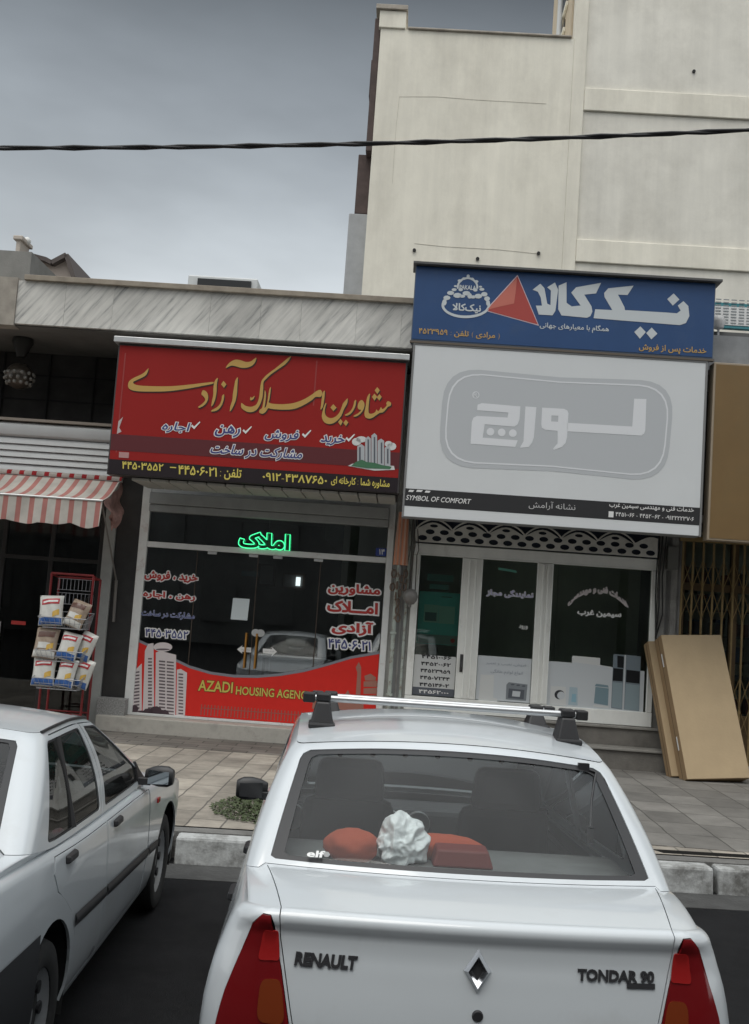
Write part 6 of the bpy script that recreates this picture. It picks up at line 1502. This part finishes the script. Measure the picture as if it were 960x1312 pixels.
# roof bars
for ly, hb, hl in ((1.29, 1.622, .545), (1.76, 1.592, .51)):
    zz = T.roof(.53, ly)
    mb = MB(); mb.tube([(-hl, ly, hb), (hl, ly, hb)], .0135, 10); mb.tube([(-hl, ly+.02, hb-.003), (hl, ly+.02, hb-.003)], .012, 10); bar = part('roof_bar', mb, mat('bar_alu', (.50, .51, .52), .38, metal=.75), car1, smooth=40)
    for sg in (-1, 1):
        mb = MB(); x = sg*(hl-.035); z1 = hb-.012
        mb.hexa([(x-.05, ly-.06, zz-.002), (x+.05, ly-.06, zz-.006), (x+.05, ly+.06, zz-.006), (x-.05, ly+.06, zz-.002), (x-.028, ly-.03, z1), (x+.028, ly-.03, z1), (x+.028, ly+.05, z1), (x-.028, ly+.05, z1)]); mb.box(x-.055, x+.055, ly-.07, ly+.07, zz-.012, zz+.012); mb.box(x-.03, x+.03, ly-.026, ly+.045, z1+.001, hb+.022)
        part('bar_foot', mb, trim, bar, bevel=.008)
        mb = MB(); xe = sg*hl; mb.box(min(xe, xe+sg*.05), max(xe, xe+sg*.05), ly-.02, ly+.04, hb-.02, hb+.02); part('end_cap', mb, trim, bar, bevel=.006)
# things lying on the parcel shelf
SZ = 1.105
def blob(name, c, rx, ry, rz, m, label, cat, seed, rough=.25, flat=.45, n=20, sharp=1.4, ridge=False):
    mb = MB(); rr_ = random.Random(seed); o = Vector([rr_.random()*9 for _ in range(3)])
    def f(i, j):
        a = 2*math.pi*i; e_ = -math.pi/2+math.pi*j; d = Vector((math.cos(a)*math.cos(e_), math.sin(a)*math.cos(e_), math.sin(e_))); k = 1+rough*noise.noise(d*sharp+o)+rough*.5*noise.noise(d*sharp*2.7+o)
        if ridge: k = .86 - .38*abs(noise.noise(d*1.15+o)) - .16*abs(noise.noise(d*2.9+o)) - .035*abs(noise.noise(d*8+o)) + .75*max(0, d.z-.62) + .25*max(0, d.x-.5)
        z = d.z*rz*k; z = max(z, -rz*flat); return (c[0]+d.x*rx*k, c[1]+d.y*ry*k, c[2]+z+rz*flat)
    mb.grid(f, n*2, n); return single(name, mb, m, label, cat, (c[0], c[1], c[2]), frame=CAR1, smooth=70)
p = carpt(450, 1092, 3.93); blob('cushion', (p.x, .76, SZ), .100, .09, .062, mat('cloth_orange', (.40, .07, .03), .9), 'orange red cushion on the parcel shelf left of the white plastic bag', 'cushion', 4, .12, .7)
p = carpt(588, 1098, 3.93); blob('cushion', (p.x-.07, .85, SZ), .17, .06, .05, mat('cloth_orange', ()), 'red orange cushion partly hidden behind the maroon box on the parcel shelf', 'cushion', 9, .12, .7)
p = carpt(514, 1085, 3.9); blob('plastic_bag', (p.x, .76, SZ), .118, .095, .112, mat('plastic_white', (.86, .89, .90), .4, var=.08, scale=20), 'crumpled white plastic bag on the parcel shelf of the white saloon', 'plastic bag', 12, .30, .5, 70, 1.7, True)
p = carpt(592, 1098, 3.9); mb = MB(); x = p.x; mb.hexa([(x-.11, .70, SZ+.001), (x+.11, .70, SZ+.001), (x+.11, .80, SZ+.001), (x-.11, .80, SZ+.001), (x-.095, .71, SZ+.062), (x+.09, .71, SZ+.062), (x+.09, .80, SZ+.068), (x-.095, .80, SZ+.068)])
single('tissue_box', mb, mat('box_maroon', (.18, .035, .03), .6), 'maroon box lying on the parcel shelf right of the white plastic bag', 'box', (x, .9, SZ), frame=CAR1, bevel=.008)

# ------------------------------------------------------------------ the saloon at the left
U = Skin(L=4.41, hw=.85, rc=.22, br=.06, bf=.20, rcf=.28, zb=.24, ztr=1.0, ztf=.70, re=.035, deck=.012, hoodc=.04, tw=.638, cr=.045, gbulge=.018,
         zts=([.0, .3, .9, 1.6, 2.9, 3.3, 4.0, 4.25], [1.0, .985, .952, .915, .89, .87, .79, .70]), zgr=1.02, zgs=([.5, .8, 1.2, 1.9, 2.9, 3.2], [1.02, .99, .942, .925, .905, .92]),
         pr=([.2, .3, .5, .60, .62, .8, .95, 1.0], [.05, .005, .0, .01, .05, .06, .075, .085]), pf=([.2, .3, .5, .7], [.06, .0, .0, .06]),
         ps=([.2, .34, .58, .78, .88, 1.0], [.05, .014, .0, .006, .018, .034]),
         zr=([1.0, 1.2, 1.5, 1.8, 2.1, 2.3], [1.32, 1.345, 1.37, 1.375, 1.36, 1.33]),
         gb=(.800, .09, .70, .09, 3.27, .14, .12), gt=(.638, .08, 1.31, .05, 2.29, .06, .10)).setup()
def u_lid(S):
    z = lambda v: (v-S.zb)/(S.ztr-S.zb)
    return [(S.sx(.55), z(.60)), (S.sx(.58), z(.75)), (S.sx(.61), z(.95)), (S.sx(.615), 1.0), (S.sx(.615), 1.3), (S.sx(.615), 1.93)]
def u_light(S):
    z = lambda v, sv=.85: (v-S.zb)/(S.zt(sv)-S.zb)
    return [(S.sx(.56), z(.66)), (S.sx(.595), z(.80)), (S.sx(.618), z(.90)), (.95, z(.90)), (.98, z(.82)), (.98, z(.66))]
def u_doors(S):
    q = S.side
    u = lambda y, tt_=.972: (q(y, .5)[0], tt_)
    rear = [q(1.46, .27), q(1.965, .27), q(1.965, .6), u(1.965), u(1.5), u(1.08), q(1.05, .86), q(1.10, .78), q(1.22, .72), q(1.34, .64), q(1.44, .51), q(1.46, .40)]
    front = [q(1.98, .27), q(3.02, .27), q(3.05, .55), u(3.03), u(2.5), u(1.98)]
    return rear, front
def u_gwin(S):
    g = S.gside; rear = [(0, .05), (.74, .055), (.775, .08), (.785, .5), (.795, .86), (.78, .91), (0, .92)]
    ws = [(3, .07), (2.28, .07), (2.26, .1), (2.26, .88), (2.28, .92), (3, .92)]
    s1 = rquad([g(1.955, .05), g(1.06, .05), g(1.40, .905), g(1.92, .91)], .05); s2 = rquad([g(3.03, .07), g(2.05, .05), g(2.02, .91), g(2.38, .90)], .05)
    sl = [[g(1.983, .002), g(1.992, .002), g(1.962, .95), g(1.953, .95)], [g(1.46, .945), g(1.925, .945), g(1.925, .957), g(1.46, .957)], [g(1.935, .945), g(2.40, .935), g(2.40, .947), g(1.935, .957)]]
    return dict(rear=rear, screen=ws, sides=[s1, s2], slits=sl)
zu = lambda v: (v-U.zb)/(U.ztr-U.zb)
CAR2 = Matrix.Translation((-1.998, 3.27, 0)) @ Matrix.Rotation(.012, 4, 'Z')
car2 = thing('parked_car', 'white saloon cut off by the left edge, right flank and black handles in view', 'car', (0, 0, 0), frame=CAR2)
P2 = dict(axles=(1.05, 3.69), arch=.375, wr=.30, lid=u_lid, light=u_light, lightm=lred, lightparts=lambda S: [('amber_lens', rquad([(.80, zu(.80)), (.80, zu(.88)), (.95, zu(.88)), (.95, zu(.80))], .2), lamb)],
          doors=u_doors, gwin=u_gwin, handles={'rear': (1.30, .872), 'front': (2.17, .848)}, hood=None, headlight=HLT,
          frit=(.05, .06), sfrit=(.035, .05), mirror=(2.88, .965), cabin=(1.0, 3.1), beltz=.89, shelf=(.80, 1.25, 1.0), seat=2.05, dash=2.68)
body2, lid2 = build_car(car2, U, P2)
for sg in (1, -1):                                   # rubbing strips, sill, rear door quarter bar, side repeater, bumper skin
    mb = MB()
    def strip(i, j, y0, y1, z0, z1, o): 
        y = y0+(y1-y0)*i; p = U.WD(*U.side(y, z0+(z1-z0)*j + .085*(3.1-y)/1.7 + .012)); return (sg*(p.x+o*math.sin(math.pi*(.12+.76*j))), y, p.z)
    for y0, y1 in ((1.40, 1.955), (1.99, 3.02), (3.05, 3.32)): mb.grid(lambda i, j: strip(i, j, y0, y1, .46, .515, .014), 16, 6)
    part('rubbing_strip', mb, trim, car2, smooth=60)
    mb = MB()
    b0, b1 = U.gside(1.46, .055), U.gside(1.56, .90)
    p0, p1 = U.G(*b0), U.G(*b1); mb.bar((sg*(p0.x-.004), p0.y, p0.z), (sg*(p1.x-.004), p1.y, p1.z), .008, .035, up=(1, 0, 0)); part('window_bar', mb, trim, car2)
    p = U.WD(*U.side(3.27, .76)); mb = MB(); mb.box(min(sg*p.x, sg*(p.x+.012)), max(sg*p.x, sg*(p.x+.012)), 3.24, 3.30, .745, .775); part('side_repeater', mb, lbr, car2, bevel=.004)
    p = U.G(*U.gside(2.95, .06)); mb = MB(); mb.hexa([(sg*(p.x-.012), 2.84, p.z), (sg*(p.x+.004), 2.84, p.z), (sg*(p.x+.004), 3.03, p.z-.01), (sg*(p.x-.012), 3.03, p.z-.01), (sg*(p.x-.035), 2.84, p.z+.11), (sg*(p.x-.019), 2.84, p.z+.11), (sg*(p.x-.010), 2.91, p.z+.06), (sg*(p.x-.03), 2.91, p.z+.06)]); part('mirror_base', mb, trim, car2)
mb = MB(); mb.grid(lambda i, j: tuple((lambda p, s_: p + Vector((math.copysign(.006, s_)*min(1, max(0, (abs(s_)-.8)/.2)), -.006*(1-min(1, max(0, (abs(s_)-.8)/.2))), 0)))(U.WD(-1.085+2.17*i, .02+.60*j), -1.085+2.17*i)), 90, 8); part('rear_bumper', mb, mat('bumper_grey', (.022, .023, .026), .6), car2, smooth=50)

for sg in (1, -1):                                   # black gutter strip along the roof edge
    pts = [U.G(sv, .993) for sv in [.97+.03*i for i in range(42)]]
    mb = MB(); mb.tube([(sg*(p.x+.002), p.y, p.z+.004) for p in pts], .0075, 6); part('roof_gutter', mb, trim, car2, smooth=60)
